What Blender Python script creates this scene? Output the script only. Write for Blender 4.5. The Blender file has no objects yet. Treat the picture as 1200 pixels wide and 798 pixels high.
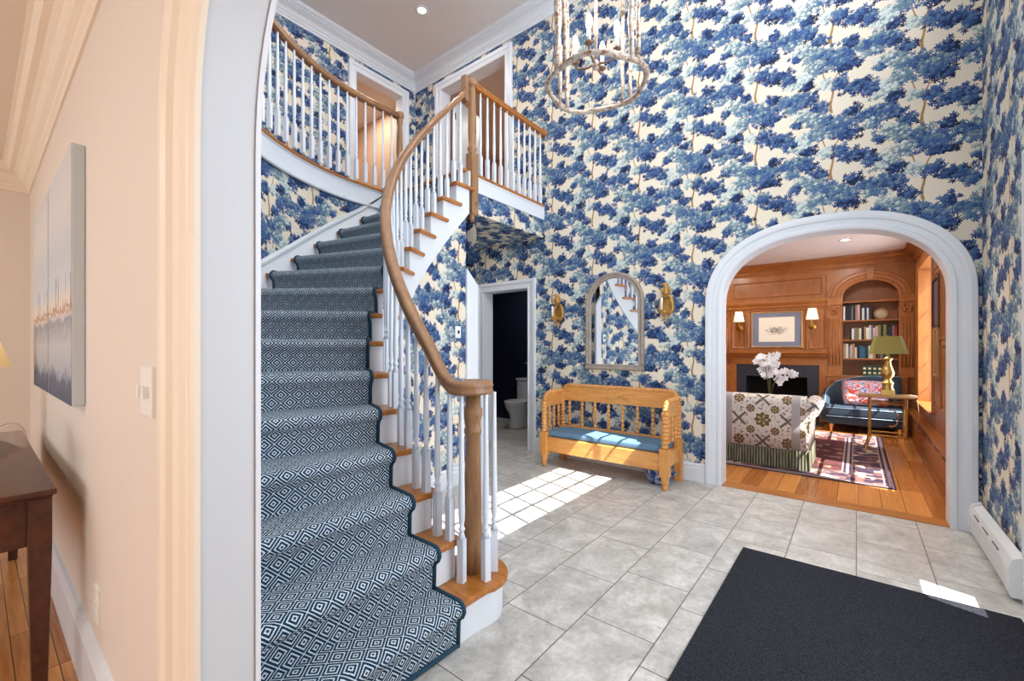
import bpy, bmesh, math, random
from mathutils import Vector, Matrix
random.seed(7)
PI = math.pi
scene = bpy.context.scene
COL = scene.collection
OFF = {}

# ------------------------------------------------------------------ mesh builder
class MB:
    def __init__(self):
        self.v = []; self.f = []; self.uv = []; self.sm = []
    def add(self, vs, fs, uvs=None, smooth=False):
        b = len(self.v)
        self.v += [tuple(p) for p in vs]
        for i, f in enumerate(fs):
            self.f.append(tuple(b + k for k in f))
            self.uv.append(uvs[i] if uvs else None)
            self.sm.append(smooth)
        return self
    def box(self, x0, x1, y0, y1, z0, z1):
        return self.add([(x0,y0,z0),(x1,y0,z0),(x1,y1,z0),(x0,y1,z0),(x0,y0,z1),(x1,y0,z1),(x1,y1,z1),(x0,y1,z1)],
            [(0,3,2,1),(4,5,6,7),(0,1,5,4),(1,2,6,5),(2,3,7,6),(3,0,4,7)])
    def obox(self, c, ax, ay, az):
        c = Vector(c); ax = Vector(ax); ay = Vector(ay); az = Vector(az)
        P = [c+sx*ax+sy*ay+sz*az for sz in (-1,1) for sx,sy in ((-1,-1),(1,-1),(1,1),(-1,1))]
        return self.add(P, [(0,3,2,1),(4,5,6,7),(0,1,5,4),(1,2,6,5),(2,3,7,6),(3,0,4,7)])
    def prism(self, poly, fn0, fn1, caps=True, smooth=False):
        """poly: 2D points ; fn0, fn1 map (a,b) to 3D at each end"""
        n = len(poly)
        self.add([fn0(*p) for p in poly]+[fn1(*p) for p in poly],
                 [(i,(i+1)%n,n+(i+1)%n,n+i) for i in range(n)], smooth=smooth)
        if caps:
            self.add([fn0(*p) for p in poly], [tuple(range(n-1,-1,-1))])
            self.add([fn1(*p) for p in poly], [tuple(range(n))])
        return self
    def lathe(self, prof, c=(0,0,0), seg=12, smooth=True, axis='z', sx=1, sy=1):
        c = Vector(c); P = []
        for r, z in prof:
            for k in range(seg):
                a = 2*PI*k/seg
                if axis == 'z': P.append(c+Vector((r*math.cos(a)*sx, r*math.sin(a)*sy, z)))
                elif axis == 'y': P.append(c+Vector((r*math.cos(a)*sx, z, r*math.sin(a)*sy)))
                else: P.append(c+Vector((z, r*math.cos(a)*sx, r*math.sin(a)*sy)))
        F = []
        for i in range(len(prof)-1):
            for k in range(seg):
                F.append((i*seg+k, i*seg+(k+1)%seg, (i+1)*seg+(k+1)%seg, (i+1)*seg+k))
        self.add(P, F, smooth=smooth)
        if prof[0][0] > 1e-4: self.add(P[:seg], [tuple(range(seg-1,-1,-1))])
        if prof[-1][0] > 1e-4: self.add(P[-seg:], [tuple(range(seg))])
        return self
    def tube(self, path, r, seg=8, closed=False, smooth=True):
        """r: number or list"""
        P = [Vector(p) for p in path]; n = len(P)
        rs = r if isinstance(r, (list, tuple)) else [r]*n
        V = []; prev = None
        for i in range(n):
            if closed: t = P[(i+1)%n]-P[i-1]
            else: t = P[min(i+1,n-1)]-P[max(i-1,0)]
            t.normalize()
            if prev is None:
                u = Vector((0,0,1)) if abs(t.z) < .9 else Vector((1,0,0))
                u = (u-t*u.dot(t)).normalized()
            else:
                u = prev-t*prev.dot(t); u.normalize()
            prev = u; w = t.cross(u)
            for k in range(seg):
                a = 2*PI*k/seg
                V.append(P[i]+rs[i]*(math.cos(a)*u+math.sin(a)*w))
        F = []
        m = n if closed else n-1
        for i in range(m):
            j = (i+1)%n
            for k in range(seg):
                F.append((i*seg+k, i*seg+(k+1)%seg, j*seg+(k+1)%seg, j*seg+k))
        self.add(V, F, smooth=smooth)
        if not closed:
            self.add(V[:seg], [tuple(range(seg-1,-1,-1))]); self.add(V[-seg:], [tuple(range(seg))])
        return self
    def sweep(self, path, prof, closed=False, smooth=False, cap=True):
        """horizontal-ish path of 3D points; profile (a,b): a = sideways (left of travel), b = up"""
        P = [Vector(p) for p in path]; n = len(P); V = []; m = len(prof)
        for i in range(n):
            if closed: d0 = P[i]-P[i-1]; d1 = P[(i+1)%n]-P[i]
            else: d0 = P[i]-P[i-1] if i else P[1]-P[0]; d1 = P[i+1]-P[i] if i < n-1 else P[i]-P[i-1]
            d0.z = 0; d1.z = 0
            if d0.length < 1e-6: d0 = d1.copy()
            if d1.length < 1e-6: d1 = d0.copy()
            d0.normalize(); d1.normalize()
            n0 = Vector((-d0.y, d0.x, 0)); n1 = Vector((-d1.y, d1.x, 0))
            b = n0+n1
            if b.length < 1e-6: b = n0.copy()
            b.normalize(); k = 1/max(.35, b.dot(n0))
            for a, h in prof: V.append(P[i]+b*(a*k)+Vector((0,0,h)))
        F = []
        q = n if closed else n-1
        for i in range(q):
            j = (i+1)%n
            for k in range(m):
                F.append((i*m+k, i*m+(k+1)%m, j*m+(k+1)%m, j*m+k))
        self.add(V, F, smooth=smooth)
        if not closed and cap:
            self.add(V[:m], [tuple(range(m-1,-1,-1))]); self.add(V[-m:], [tuple(range(m))])
        return self
    def casing(self, path, prof, fn, closed=False, smooth=False):
        """flat 2D path (s,z); prof (offset to the left of travel, depth); fn(s,z,d)->3D"""
        n = len(path); V = []; m = len(prof)
        P = [Vector((p[0],p[1])) for p in path]
        for i in range(n):
            if closed: d0 = P[i]-P[i-1]; d1 = P[(i+1)%n]-P[i]
            else: d0 = P[i]-P[i-1] if i else P[1]-P[0]; d1 = P[i+1]-P[i] if i < n-1 else P[i]-P[i-1]
            d0.normalize(); d1.normalize()
            n0 = Vector((-d0.y,d0.x)); n1 = Vector((-d1.y,d1.x)); b = (n0+n1).normalized(); k = 1/max(.3,b.dot(n0))
            for o, d in prof:
                q = P[i]+b*(o*k); V.append(fn(q.x,q.y,d))
        F = []; q = n if closed else n-1
        for i in range(q):
            j = (i+1)%n
            for k in range(m-1 if True else m):
                F.append((i*m+k, i*m+k+1, j*m+k+1, j*m+k))
        self.add(V, F, smooth=smooth)
        if not closed:
            self.add(V[:m], [tuple(range(m))]); self.add(V[-m:], [tuple(range(m-1,-1,-1))])
        return self
    def grid(self, rows, uvs=None, smooth=True):
        """rows: list of lists of 3D points, uvs same shape"""
        n = len(rows); m = len(rows[0]); V = [p for r in rows for p in r]; F = []; U = []
        for i in range(n-1):
            for k in range(m-1):
                F.append((i*m+k, i*m+k+1, (i+1)*m+k+1, (i+1)*m+k))
                if uvs: U.append((uvs[i][k], uvs[i][k+1], uvs[i+1][k+1], uvs[i+1][k]))
        return self.add(V, F, U if uvs else None, smooth)
    def rot_z(self, ang, c=(0,0)):
        ca, sa = math.cos(ang), math.sin(ang)
        self.v = [(c[0]+(x-c[0])*ca-(y-c[1])*sa, c[1]+(x-c[0])*sa+(y-c[1])*ca, z) for x,y,z in self.v]
        return self
    def move(self, d):
        self.v = [(x+d[0],y+d[1],z+d[2]) for x,y,z in self.v]; return self
    def build(self, name, mat, parent=None, bevel=0, subsurf=0, local=False, recalc=True):
        me = bpy.data.meshes.new(name)
        off = Vector((0,0,0))
        if parent is not None and not local: off = OFF.get(parent.name, Vector((0,0,0)))
        me.from_pydata([tuple(Vector(p)-off) for p in self.v], [], self.f)
        if any(u is not None for u in self.uv):
            ul = me.uv_layers.new(name='UVMap'); li = 0
            for f, u in zip(self.f, self.uv):
                for k in range(len(f)):
                    if u is not None: ul.data[li].uv = u[k]
                    li += 1
        for p, s in zip(me.polygons, self.sm): p.use_smooth = s
        if mat is not None: me.materials.append(mat)
        if recalc:
            bm = bmesh.new(); bm.from_mesh(me)
            bmesh.ops.remove_doubles(bm, verts=bm.verts, dist=1e-5)
            bmesh.ops.recalc_face_normals(bm, faces=bm.faces); bm.to_mesh(me); bm.free()
        o = bpy.data.objects.new(name, me); COL.objects.link(o)
        if parent is not None:
            o.parent = parent; OFF[o.name] = off if not local else Vector((0,0,0))
        if bevel:
            m = o.modifiers.new('bevel','BEVEL'); m.width = bevel; m.segments = 2; m.limit_method = 'ANGLE'; m.angle_limit = .6
        if subsurf:
            m = o.modifiers.new('sub','SUBSURF'); m.levels = subsurf; m.render_levels = subsurf
        return o

def tag(o, label, cat, group=None, kind=None):
    o['label'] = label; o['category'] = cat
    if group: o['group'] = group
    if kind: o['kind'] = kind
    return o
def thing(name, label, cat, loc=(0,0,0), group=None, rz=0):
    o = bpy.data.objects.new(name, None); COL.objects.link(o)
    o.location = loc; o.rotation_euler = (0,0,rz); o.empty_display_size = .1
    OFF[o.name] = Vector(loc)
    return tag(o, label, cat, group)
def struct(o, label, cat):
    o['kind'] = 'structure'; o['label'] = label; o['category'] = cat
    return o

def wall_mesh(outer, holes, fn, thick, uvs=True, uvoff=(0,0)):
    """flat wall with openings. outer, holes: 2D loops (s,z). fn(s,z,d) -> 3D ; d=0 front, d=thick back"""
    bm = bmesh.new(); es = []
    for loop in [outer]+holes:
        vs = [bm.verts.new((p[0],p[1],0)) for p in loop]
        for i in range(len(vs)): es.append(bm.edges.new((vs[i], vs[(i+1)%len(vs)])))
    bmesh.ops.triangle_fill(bm, use_beauty=True, use_dissolve=False, edges=es)
    bm.verts.index_update()
    V2 = [(v.co.x, v.co.y) for v in bm.verts]; F = [tuple(v.index for v in f.verts) for f in bm.faces]
    bm.free()
    mb = MB()
    for d in (0, thick):
        mb.add([fn(s,z,d) for s,z in V2], F, [tuple((V2[k][0]+uvoff[0],V2[k][1]+uvoff[1]) for k in f) for f in F])
    for loop in [outer]+holes:
        n = len(loop)
        for i in range(n):
            a = loop[i]; b = loop[(i+1)%n]
            mb.add([fn(a[0],a[1],0),fn(b[0],b[1],0),fn(b[0],b[1],thick),fn(a[0],a[1],thick)],[(0,1,2,3)],
                   [((a[0],a[1]),(b[0],b[1]),(b[0],b[1]+thick),(a[0],a[1]+thick))])
    return mb
def rect(a,b,c,d): return [(a,c),(b,c),(b,d),(a,d)]
def arch_loop(x0,x1,zs,zt,n=28,z0=0,p=2.0):
    """opening with straight sides up to zs and a super-elliptic head up to zt"""
    cx=(x0+x1)/2; a=(x1-x0)/2; b=zt-zs; L=[(x0,z0)]
    for i in range(n+1):
        t = PI-PI*i/n
        c = math.cos(t); s = math.sin(t)
        L.append((cx+a*math.copysign(abs(c)**(2/p),c), zs+b*abs(s)**(2/p)))
    L.append((x1,z0)); return L

# ------------------------------------------------------------------ materials
class NT:
    def __init__(self, name):
        self.m = bpy.data.materials.new(name); self.m.use_nodes = True
        self.t = self.m.node_tree; self.n = self.t.nodes; self.l = self.t.links
        self.b = self.n['Principled BSDF']
    def node(self, typ, **kw):
        x = self.n.new(typ)
        for k, v in kw.items(): setattr(x, k, v)
        return x
    def put(self, sock, v):
        if hasattr(v, 'is_linked') or isinstance(v, bpy.types.NodeSocket): self.l.new(v, sock)
        else:
            try: sock.default_value = v
            except Exception:
                sock.default_value = (v[0],v[1],v[2],1) if len(v)==3 else v
    def math(self, op, a, b=None, c=None, clamp=False):
        x = self.node('ShaderNodeMath', operation=op, use_clamp=clamp)
        for i, v in enumerate((a,b,c)):
            if v is not None: self.put(x.inputs[i], v)
        return x.outputs[0]
    def vm(self, op, a, b=None, c=None):
        x = self.node('ShaderNodeVectorMath', operation=op)
        for i, v in enumerate((a,b,c)):
            if v is not None: self.put(x.inputs[i], v)
        return x.outputs['Value'] if op in ('LENGTH','DOT_PRODUCT','DISTANCE') else x.outputs['Vector']
    def mix(self, f, a, b, blend='MIX'):
        x = self.node('ShaderNodeMix', data_type='RGBA', blend_type=blend)
        self.put(x.inputs[0], f)
        for i, v in ((6,a),(7,b)):
            if isinstance(v,(tuple,list)): x.inputs[i].default_value = (v[0],v[1],v[2],1)
            else: self.l.new(v, x.inputs[i])
        return x.outputs[2]
    def mixf(self, f, a, b):
        x = self.node('ShaderNodeMix', data_type='FLOAT')
        self.put(x.inputs[0], f); self.put(x.inputs[2], a); self.put(x.inputs[3], b)
        return x.outputs[0]
    def coord(self, out='Object'): return self.node('ShaderNodeTexCoord').outputs[out]
    def mapping(self, v, scale=(1,1,1), loc=(0,0,0), rot=(0,0,0)):
        x = self.node('ShaderNodeMapping'); self.l.new(v, x.inputs[0])
        x.inputs['Scale'].default_value = scale; x.inputs['Location'].default_value = loc; x.inputs['Rotation'].default_value = rot
        return x.outputs[0]
    def noise(self, v, scale=5, detail=3, rough=.5, dist=0, out=0):
        x = self.node('ShaderNodeTexNoise')
        if v is not None: self.l.new(v, x.inputs['Vector'])
        x.inputs['Scale'].default_value = scale; x.inputs['Detail'].default_value = detail
        x.inputs['Roughness'].default_value = rough; x.inputs['Distortion'].default_value = dist
        return x.outputs[out]
    def ramp(self, f, stops, interp='LINEAR'):
        x = self.node('ShaderNodeValToRGB'); self.l.new(f, x.inputs[0]); e = x.color_ramp.elements
        x.color_ramp.interpolation = interp
        while len(e) < len(stops): e.new(.5)
        for i, (p, c) in enumerate(stops): e[i].position = p; e[i].color = (c[0],c[1],c[2],1)
        return x.outputs[0]
    def sep(self, v):
        x = self.node('ShaderNodeSeparateXYZ'); self.l.new(v, x.inputs[0]); return x.outputs
    def comb(self, a, b, c=0):
        x = self.node('ShaderNodeCombineXYZ')
        for i, v in enumerate((a,b,c)): self.put(x.inputs[i], v)
        return x.outputs[0]
    def bump(self, h, strength=.2, dist=.01):
        x = self.node('ShaderNodeBump'); self.l.new(h, x.inputs['Height'])
        x.inputs['Strength'].default_value = strength; x.inputs['Distance'].default_value = dist
        self.l.new(x.outputs[0], self.b.inputs['Normal'])
    def fin(self, col=None, rough=.5, metal=0, spec=None, emit=None, es=0):
        if col is not None:
            if isinstance(col,(tuple,list)): self.b.inputs['Base Color'].default_value = (col[0],col[1],col[2],1)
            else: self.l.new(col, self.b.inputs['Base Color'])
        self.put(self.b.inputs['Roughness'], rough); self.b.inputs['Metallic'].default_value = metal
        if spec is not None: self.b.inputs['Specular IOR Level'].default_value = spec
        if emit is not None:
            self.b.inputs['Emission Color'].default_value = (*emit,1); self.b.inputs['Emission Strength'].default_value = es
        return self.m

def srgb(r,g,b):
    f = lambda c: (c/255/12.92) if c/255 <= .04045 else ((c/255+.055)/1.055)**2.4
    return (f(r),f(g),f(b))
def plain(name, col, rough=.5, metal=0, var=.06, scale=6, spec=None, emit=None, es=0):
    t = NT(name)
    n = t.noise(t.coord(), scale, 4)
    a = tuple(c*(1-var) for c in col); b = tuple(min(1,c*(1+var)) for c in col)
    return t.fin(t.mix(n,a,b), rough, metal, spec, emit, es)
def wood(name, dark, light, rough=.35, scale=(14,14,1.2), dist=1.5, contrast=1.0, coord='Object'):
    t = NT(name)
    v = t.mapping(t.coord(coord), scale)
    n1 = t.noise(v, 1.6, 5, .6, dist)
    n2 = t.noise(t.mapping(t.coord(coord), tuple(s*4 for s in scale)), 2.0, 3, .6, .3)
    f = t.math('ADD', t.math('MULTIPLY', n1, .7), t.math('MULTIPLY', n2, .3))
    lo = .5-.22/contrast; hi = .5+.22/contrast
    col = t.ramp(f, [(lo,dark),(hi,light)])
    t.bump(n2, .08, .002)
    return t.fin(col, rough)
M = {}
M['white_trim'] = plain('white_trim_paint', srgb(226,230,236), .35, var=.015)
M['white_rail'] = plain('white_baluster_paint', srgb(222,228,238), .35, var=.02)
M['cream_trim'] = plain('cream_trim_paint', srgb(238,226,206), .4, var=.015)
M['jamb_paint'] = plain('cool_white_paint', srgb(206,212,218), .5, var=.012)
M['dining_wall'] = plain('beige_wall_paint', srgb(224,213,200), .6, var=.015)
M['ceiling'] = plain('foyer_ceiling_paint', srgb(228,224,220), .7, var=.015)
M['dining_ceiling'] = plain('dining_ceiling_paint', srgb(228,219,205), .7, var=.015)
M['lib_ceiling'] = plain('library_ceiling_paint', srgb(238,226,220), .7, var=.015)
M['tan_wall'] = plain('tan_bedroom_paint', srgb(205,170,140), .7, var=.02)
M['navy_wall'] = plain('navy_powder_room_paint', srgb(20,24,48), .55, var=.1)
M['oak'] = wood('oak_tread', srgb(140,78,28), srgb(196,128,58), .3, (3,14,14), 1.2)
M['oak_rail'] = wood('oak_handrail', srgb(114,80,54), srgb(166,122,86), .35, (6,6,6), 1.5)
M['oak_newel'] = wood('oak_newel', srgb(120,86,56), srgb(178,134,94), .4, (16,16,2), 1.2)
M['pine'] = wood('honey_pine', srgb(196,126,58), srgb(230,168,96), .32, (2,12,12), 1.5)
M['pine_up'] = wood('honey_pine_upright', srgb(196,126,58), srgb(230,168,96), .32, (14,14,2), 1.2)
M['panel'] = wood('cherry_panelling', srgb(138,80,36), srgb(182,116,60), .3, (3,3,1.2), 1.2, .8)
M['panel_dark'] = wood('cherry_panel_field', srgb(124,70,30), srgb(166,104,52), .32, (3,3,1.2), 1.6, .8)
M['mahogany'] = wood('dark_mahogany', srgb(52,28,20), srgb(96,56,40), .3, (2,10,10), 1.4)
M['brass'] = plain('aged_brass', srgb(196,152,72), .28, 1, var=.15, scale=25)
M['gilt'] = plain('carved_gilt', srgb(196,148,76), .4, .6, var=.4, scale=60)
M['dark_metal'] = plain('dark_metal', srgb(40,36,34), .4, .8)
M['chrome'] = plain('chrome', srgb(210,214,218), .15, 1)
M['porcelain'] = plain('white_porcelain', srgb(232,232,235), .12)
M['plastic'] = plain('white_plastic', srgb(236,236,232), .35, var=.01)
M['heater'] = plain('white_enamel', srgb(226,228,230), .35, var=.012)
M['black'] = plain('black_paint', srgb(22,22,24), .5)
M['firebox'] = plain('sooty_firebox', srgb(16,14,14), .9, var=.3)
M['stone'] = plain('dark_slate_surround', srgb(52,54,64), .25, var=.25, scale=14)
M['mirror'] = NT('mirror_glass').fin((.9,.92,.93), .02, 1)
M['mirror_frame'] = wood('weathered_grey_frame', srgb(126,114,104), srgb(172,160,148), .5, (10,10,10), 1)
M['blue_velvet'] = plain('slate_blue_cushion', srgb(92,124,152), .85, var=.1, scale=9)
M['navy_velvet'] = plain('navy_velvet', srgb(36,52,68), .75, var=.2, scale=8)
M['piping'] = plain('pale_piping', srgb(150,176,196), .7)
M['bulb'] = plain('frosted_bulb', (1,.86,.74), .3, emit=(1,.74,.5), es=.9)
M['bark_iron'] = plain('brown_twig_iron', srgb(128,98,76), .5, .2, var=.4, scale=50)
M['shade_lit'] = plain('lit_cream_shade', srgb(250,238,215), .7, emit=(1,.82,.6), es=1.6)
M['shade_amber'] = plain('lit_amber_shade', srgb(240,200,140), .7, emit=(1,.66,.3), es=.8)
M['shade_green'] = plain('olive_green_shade', srgb(146,142,74), .6, var=.05)
M['can_light'] = plain('recessed_lamp', (1,1,1), .4, emit=(1,.93,.82), es=12)
M['paper'] = plain('paper_pages', srgb(232,222,200), .8)
M['petal'] = plain('white_orchid_petal', srgb(240,236,240), .55, var=.05, scale=30)
M['leaf'] = plain('orchid_leaf', srgb(52,84,40), .45, var=.3)
M['stem'] = plain('orchid_stem', srgb(90,90,50), .6)

# --- wallpaper: tree columns of blue oak foliage on cream (UV = metres along the wall, height)
def wallpaper(name, cream=(230,221,203)):
    t = NT(name); PX, PY = .536, .542
    RMP = [(0,srgb(18,26,54)),(.16,srgb(30,48,92)),(.36,srgb(54,84,138)),(.52,srgb(78,108,148)),(.66,srgb(100,126,140)),(.80,srgb(134,154,154)),(.98,srgb(204,212,208))]
    uv = t.node('ShaderNodeTexCoord').outputs['UV']
    # cluster group -------------------------------------------------
    g = bpy.data.node_groups.get('foliage_clusters')
    if g is None:
        g = bpy.data.node_groups.new('foliage_clusters','ShaderNodeTree')
        g.interface.new_socket('P', in_out='INPUT', socket_type='NodeSocketVector')
        g.interface.new_socket('Dist', in_out='OUTPUT', socket_type='NodeSocketFloat')
        g.interface.new_socket('Tone', in_out='OUTPUT', socket_type='NodeSocketFloat')
        gi = g.nodes.new('NodeGroupInput'); go = g.nodes.new('NodeGroupOutput')
        def N(typ, op=None):
            x = g.nodes.new(typ)
            if op: x.operation = op
            return x
        def MA(op, a, b=None, c=None):
            x = N('ShaderNodeMath', op)
            for i, v in enumerate((a,b,c)):
                if v is None: continue
                if isinstance(v,(int,float)): x.inputs[i].default_value = v
                else: g.links.new(v, x.inputs[i])
            return x.outputs[0]
        # half drop: column index shifts y by half a repeat
        sp = N('ShaderNodeSeparateXYZ'); g.links.new(gi.outputs[0], sp.inputs[0])
        E = [ # x, y, rx, ry, tone
            (.050,.425,.120,.092,.50),(.130,.515,.055,.055,.18),(.225,.455,.095,.050,.40),(.262,.390,.075,.040,.62),
            (.100,.345,.095,.048,.20),(-.215,.340,.092,.072,.92),(-.160,.275,.062,.052,.12),(-.215,.190,.105,.062,.44),
            (-.105,.400,.075,.060,.68),(-.160,.020,.105,.056,.72),(-.045,.240,.048,.045,.92),(.055,.220,.064,.056,.34),
            (.160,.160,.108,.056,.26),(.240,.110,.060,.062,.36),(.285,.085,.046,.036,.12),(-.110,.505,.072,.050,.62),
            (-.085,.065,.06,.045,.28),(-.03,.485,.07,.055,.42),(-.24,-.02,.05,.035,.30),(-.145,.145,.06,.05,.30)]
        dmin = None; tone = None
        for ex, ey, rx, ry, to in E:
            # column-wise coordinate
            u = MA('DIVIDE', MA('SUBTRACT', sp.outputs[0], ex), PX)
            ci = MA('ROUND', u)
            dx = MA('MULTIPLY', MA('SUBTRACT', u, ci), PX/rx)
            v = MA('SUBTRACT', MA('DIVIDE', MA('SUBTRACT', sp.outputs[1], ey), PY), MA('MULTIPLY', ci, .5))
            dy = MA('MULTIPLY', MA('SUBTRACT', v, MA('ROUND', v)), PY/ry)
            d = MA('SQRT', MA('ADD', MA('MULTIPLY', dx, dx), MA('MULTIPLY', dy, dy)))
            # printed tone grows paler towards the upper left of every spray
            tt = MA('ADD', MA('MULTIPLY', MA('SUBTRACT', dy, MA('MULTIPLY', dx, .6)), .13), to)
            if dmin is None: dmin, tone = d, tt
            else:
                lt = MA('LESS_THAN', d, dmin)
                tone = MA('ADD', tone, MA('MULTIPLY', lt, MA('SUBTRACT', tt, tone)))
                dmin = MA('MINIMUM', dmin, d)
        g.links.new(dmin, go.inputs[0]); g.links.new(tone, go.inputs[1])
    col = t.mix(t.noise(uv, 3, 2), srgb(*cream), srgb(cream[0]-6, cream[1]-8, cream[2]-10))
    s = t.sep(uv)
    # trunk and forks
    cu = t.math('DIVIDE', s[0], PX); ci = t.math('ROUND', cu)
    lx = t.math('MULTIPLY', t.math('SUBTRACT', cu, ci), PX)
    vv = t.math('SUBTRACT', t.math('DIVIDE', s[1], PY), t.math('MULTIPLY', ci, .5))
    ly = t.math('MULTIPLY', t.math('FRACT', vv), PY)
    wob = t.math('MULTIPLY', t.math('SINE', t.math('MULTIPLY', ly, 28.0)), .008)
    up = t.math('MAXIMUM', t.math('SUBTRACT', ly, .2), 0)
    tr = t.math('ABSOLUTE', t.math('SUBTRACT', t.math('ABSOLUTE', t.math('ADD', lx, wob)), t.math('MULTIPLY', up, .42)))
    wid = t.math('SUBTRACT', .010, t.math('MULTIPLY', ly, .018))
    tm = t.math('LESS_THAN', tr, wid)
    col = t.mix(tm, col, t.mix(t.noise(uv, 60, 2), srgb(120,84,52), srgb(196,158,104)))
    def layer(col, scale, off, thr, rad, toff, ncut):
        p = t.mapping(uv, (1,1,1), (off[0],off[1],0))
        vo = t.node('ShaderNodeTexVoronoi', voronoi_dimensions='2D', feature='F1')
        t.l.new(p, vo.inputs['Vector']); vo.inputs['Scale'].default_value = scale; vo.inputs['Randomness'].default_value = .85
        c = vo.outputs['Position']; loc = t.vm('SUBTRACT', p, c)
        rnd = t.sep(vo.outputs['Color'])
        cl = t.node('ShaderNodeGroup'); cl.node_tree = g
        t.l.new(t.vm('SUBTRACT', c, (off[0],off[1],0)), cl.inputs[0])
        ls = t.sep(loc)
        an = t.math('MULTIPLY', rnd[1], 6.28); ca = t.math('COSINE', an); sa = t.math('SINE', an)
        px_ = t.math('ADD', t.math('MULTIPLY', ls[0], ca), t.math('MULTIPLY', ls[1], sa))
        py_ = t.math('MULTIPLY', t.math('SUBTRACT', t.math('MULTIPLY', ls[1], ca), t.math('MULTIPLY', ls[0], sa)), 1.55)
        th = t.math('ARCTAN2', py_, px_)
        r = t.math('MULTIPLY', t.math('SQRT', t.math('ADD', t.math('MULTIPLY', px_, px_), t.math('MULTIPLY', py_, py_))), scale/(rad*1.15))
        lob = t.math('ADD', .64, t.math('MULTIPLY', .36, t.math('COSINE', t.math('ADD', t.math('MULTIPLY', th, 7), t.math('MULTIPLY', rnd[0], 6.28)))))
        leaf = t.math('LESS_THAN', r, lob)
        keep = t.math('LESS_THAN', t.math('ADD', cl.outputs[0], t.math('MULTIPLY', rnd[1], .55)), thr)
        if ncut: keep = t.math('MULTIPLY', keep, t.math('GREATER_THAN', rnd[2], ncut))
        tone = t.math('ADD', cl.outputs[1], t.math('ADD', toff, t.math('MULTIPLY', t.math('SUBTRACT', rnd[0], .5), .46)))
        tone = t.math('ADD', tone, t.math('MULTIPLY', t.math('SUBTRACT', ls[1], t.math('MULTIPLY', ls[0], .6)), 9.0))
        tone = t.math('SUBTRACT', tone, t.math('MULTIPLY', t.math('MULTIPLY', r, r), .22))
        tone = t.math('ADD', tone, .05)
        lc = t.ramp(tone, RMP)
        return t.mix(t.math('MULTIPLY', leaf, keep), col, lc)
    # solid heart of every spray under the single leaves
    cl0 = t.node('ShaderNodeGroup'); cl0.node_tree = g
    jig = t.noise(uv, 46, 2, .5, .4, 1)
    t.l.new(t.vm('ADD', uv, t.vm('MULTIPLY', t.vm('SUBTRACT', jig, (.5,.5,.5)), (.05,.05,0))), cl0.inputs[0])
    cen = t.ramp(t.math('ADD', cl0.outputs[1], t.math('MULTIPLY', t.math('SUBTRACT', t.noise(uv, 38, 2), .5), .5)), RMP)
    col = t.mix(t.math('LESS_THAN', cl0.outputs[0], .72), col, cen)
    col = layer(col, 27, (3.13,7.7), 1.36, .86, -.10, 0)
    col = layer(col, 30, (11.4,2.9), 1.26, .86, .02, .12)
    col = layer(col, 36, (5.3,17.1), 1.16, .80, .10, .3)
    return t.fin(col, .7, 0, .25)
M['wallpaper'] = wallpaper('blue_oak_leaf_wallpaper')

# --- woven diamond stair carpet (UV metres)
def carpet():
    t = NT('navy_diamond_carpet'); uv = t.node('ShaderNodeTexCoord').outputs['UV']
    s = t.sep(uv)
    P = .084
    a = t.math('ABSOLUTE', t.math('SUBTRACT', t.math('FRACT', t.math('DIVIDE', s[0], P)), .5))
    b = t.math('ABSOLUTE', t.math('SUBTRACT', t.math('FRACT', t.math('DIVIDE', s[1], P)), .5))
    d = t.math('ADD', a, b)
    d = t.math('MINIMUM', d, t.math('SUBTRACT', 1.0, d))
    st = t.math('ABSOLUTE', t.math('SUBTRACT', t.math('FRACT', t.math('ADD', t.math('MULTIPLY', d, 5.0), .45)), .5))
    n = t.noise(uv, 260, 2)
    f = t.math('GREATER_THAN', t.math('ADD', st, t.math('MULTIPLY', t.math('SUBTRACT', n, .5), .2)), .31)
    col = t.mix(f, srgb(30,58,84), srgb(206,218,224))
    t.bump(t.math('ADD', n, f), .35, .003)
    return t.fin(col, .95, 0, .1)
M['carpet'] = carpet()
M['binding'] = plain('teal_carpet_binding', srgb(24,62,82), .9, var=.1, scale=80)

def tile():
    t = NT('grey_stone_tile'); c = t.coord()
    s = t.sep(c)
    v = t.comb(t.math('ADD', s[1], .157), t.math('ADD', s[0], .339*40+.0), 0)
    br = t.node('ShaderNodeTexBrick'); t.l.new(v, br.inputs['Vector'])
    br.offset = .33; br.offset_frequency = 2; br.squash = 1
    br.inputs['Scale'].default_value = 1; br.inputs['Brick Width'].default_value = .496; br.inputs['Row Height'].default_value = .339
    br.inputs['Mortar Size'].default_value = .0028; br.inputs['Mortar Smooth'].default_value = .1; br.inputs['Bias'].default_value = 0
    br.inputs['Color1'].default_value = (0,0,0,1); br.inputs['Color2'].default_value = (1,1,1,1)
    n1 = t.noise(t.vm('ADD', c, t.vm('MULTIPLY', br.outputs['Color'], (7,3,0))), 5, 8, .65, .6)
    n2 = t.noise(c, 28, 5, .7, .5)
    f = t.math('ADD', t.math('MULTIPLY', n1, .65), t.math('MULTIPLY', n2, .35))
    col = t.ramp(f, [(.32,srgb(146,142,136)),(.5,srgb(190,186,180)),(.64,srgb(220,217,212))])
    pit = t.math('LESS_THAN', t.noise(c, 45, 4, .6), .34)
    col = t.mix(t.math('MULTIPLY', pit, .45), col, srgb(120,116,110))
    col = t.mix(t.math('MULTIPLY', t.sep(br.outputs['Color'])[0], .10), col, srgb(214,212,208))
    col = t.mix(br.outputs['Fac'], col, srgb(98,94,90))
    t.bump(t.math('SUBTRACT', 1, br.outputs['Fac']), .3, .003)
    return t.fin(col, .32, 0, .4)
M['tile'] = tile()

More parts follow.
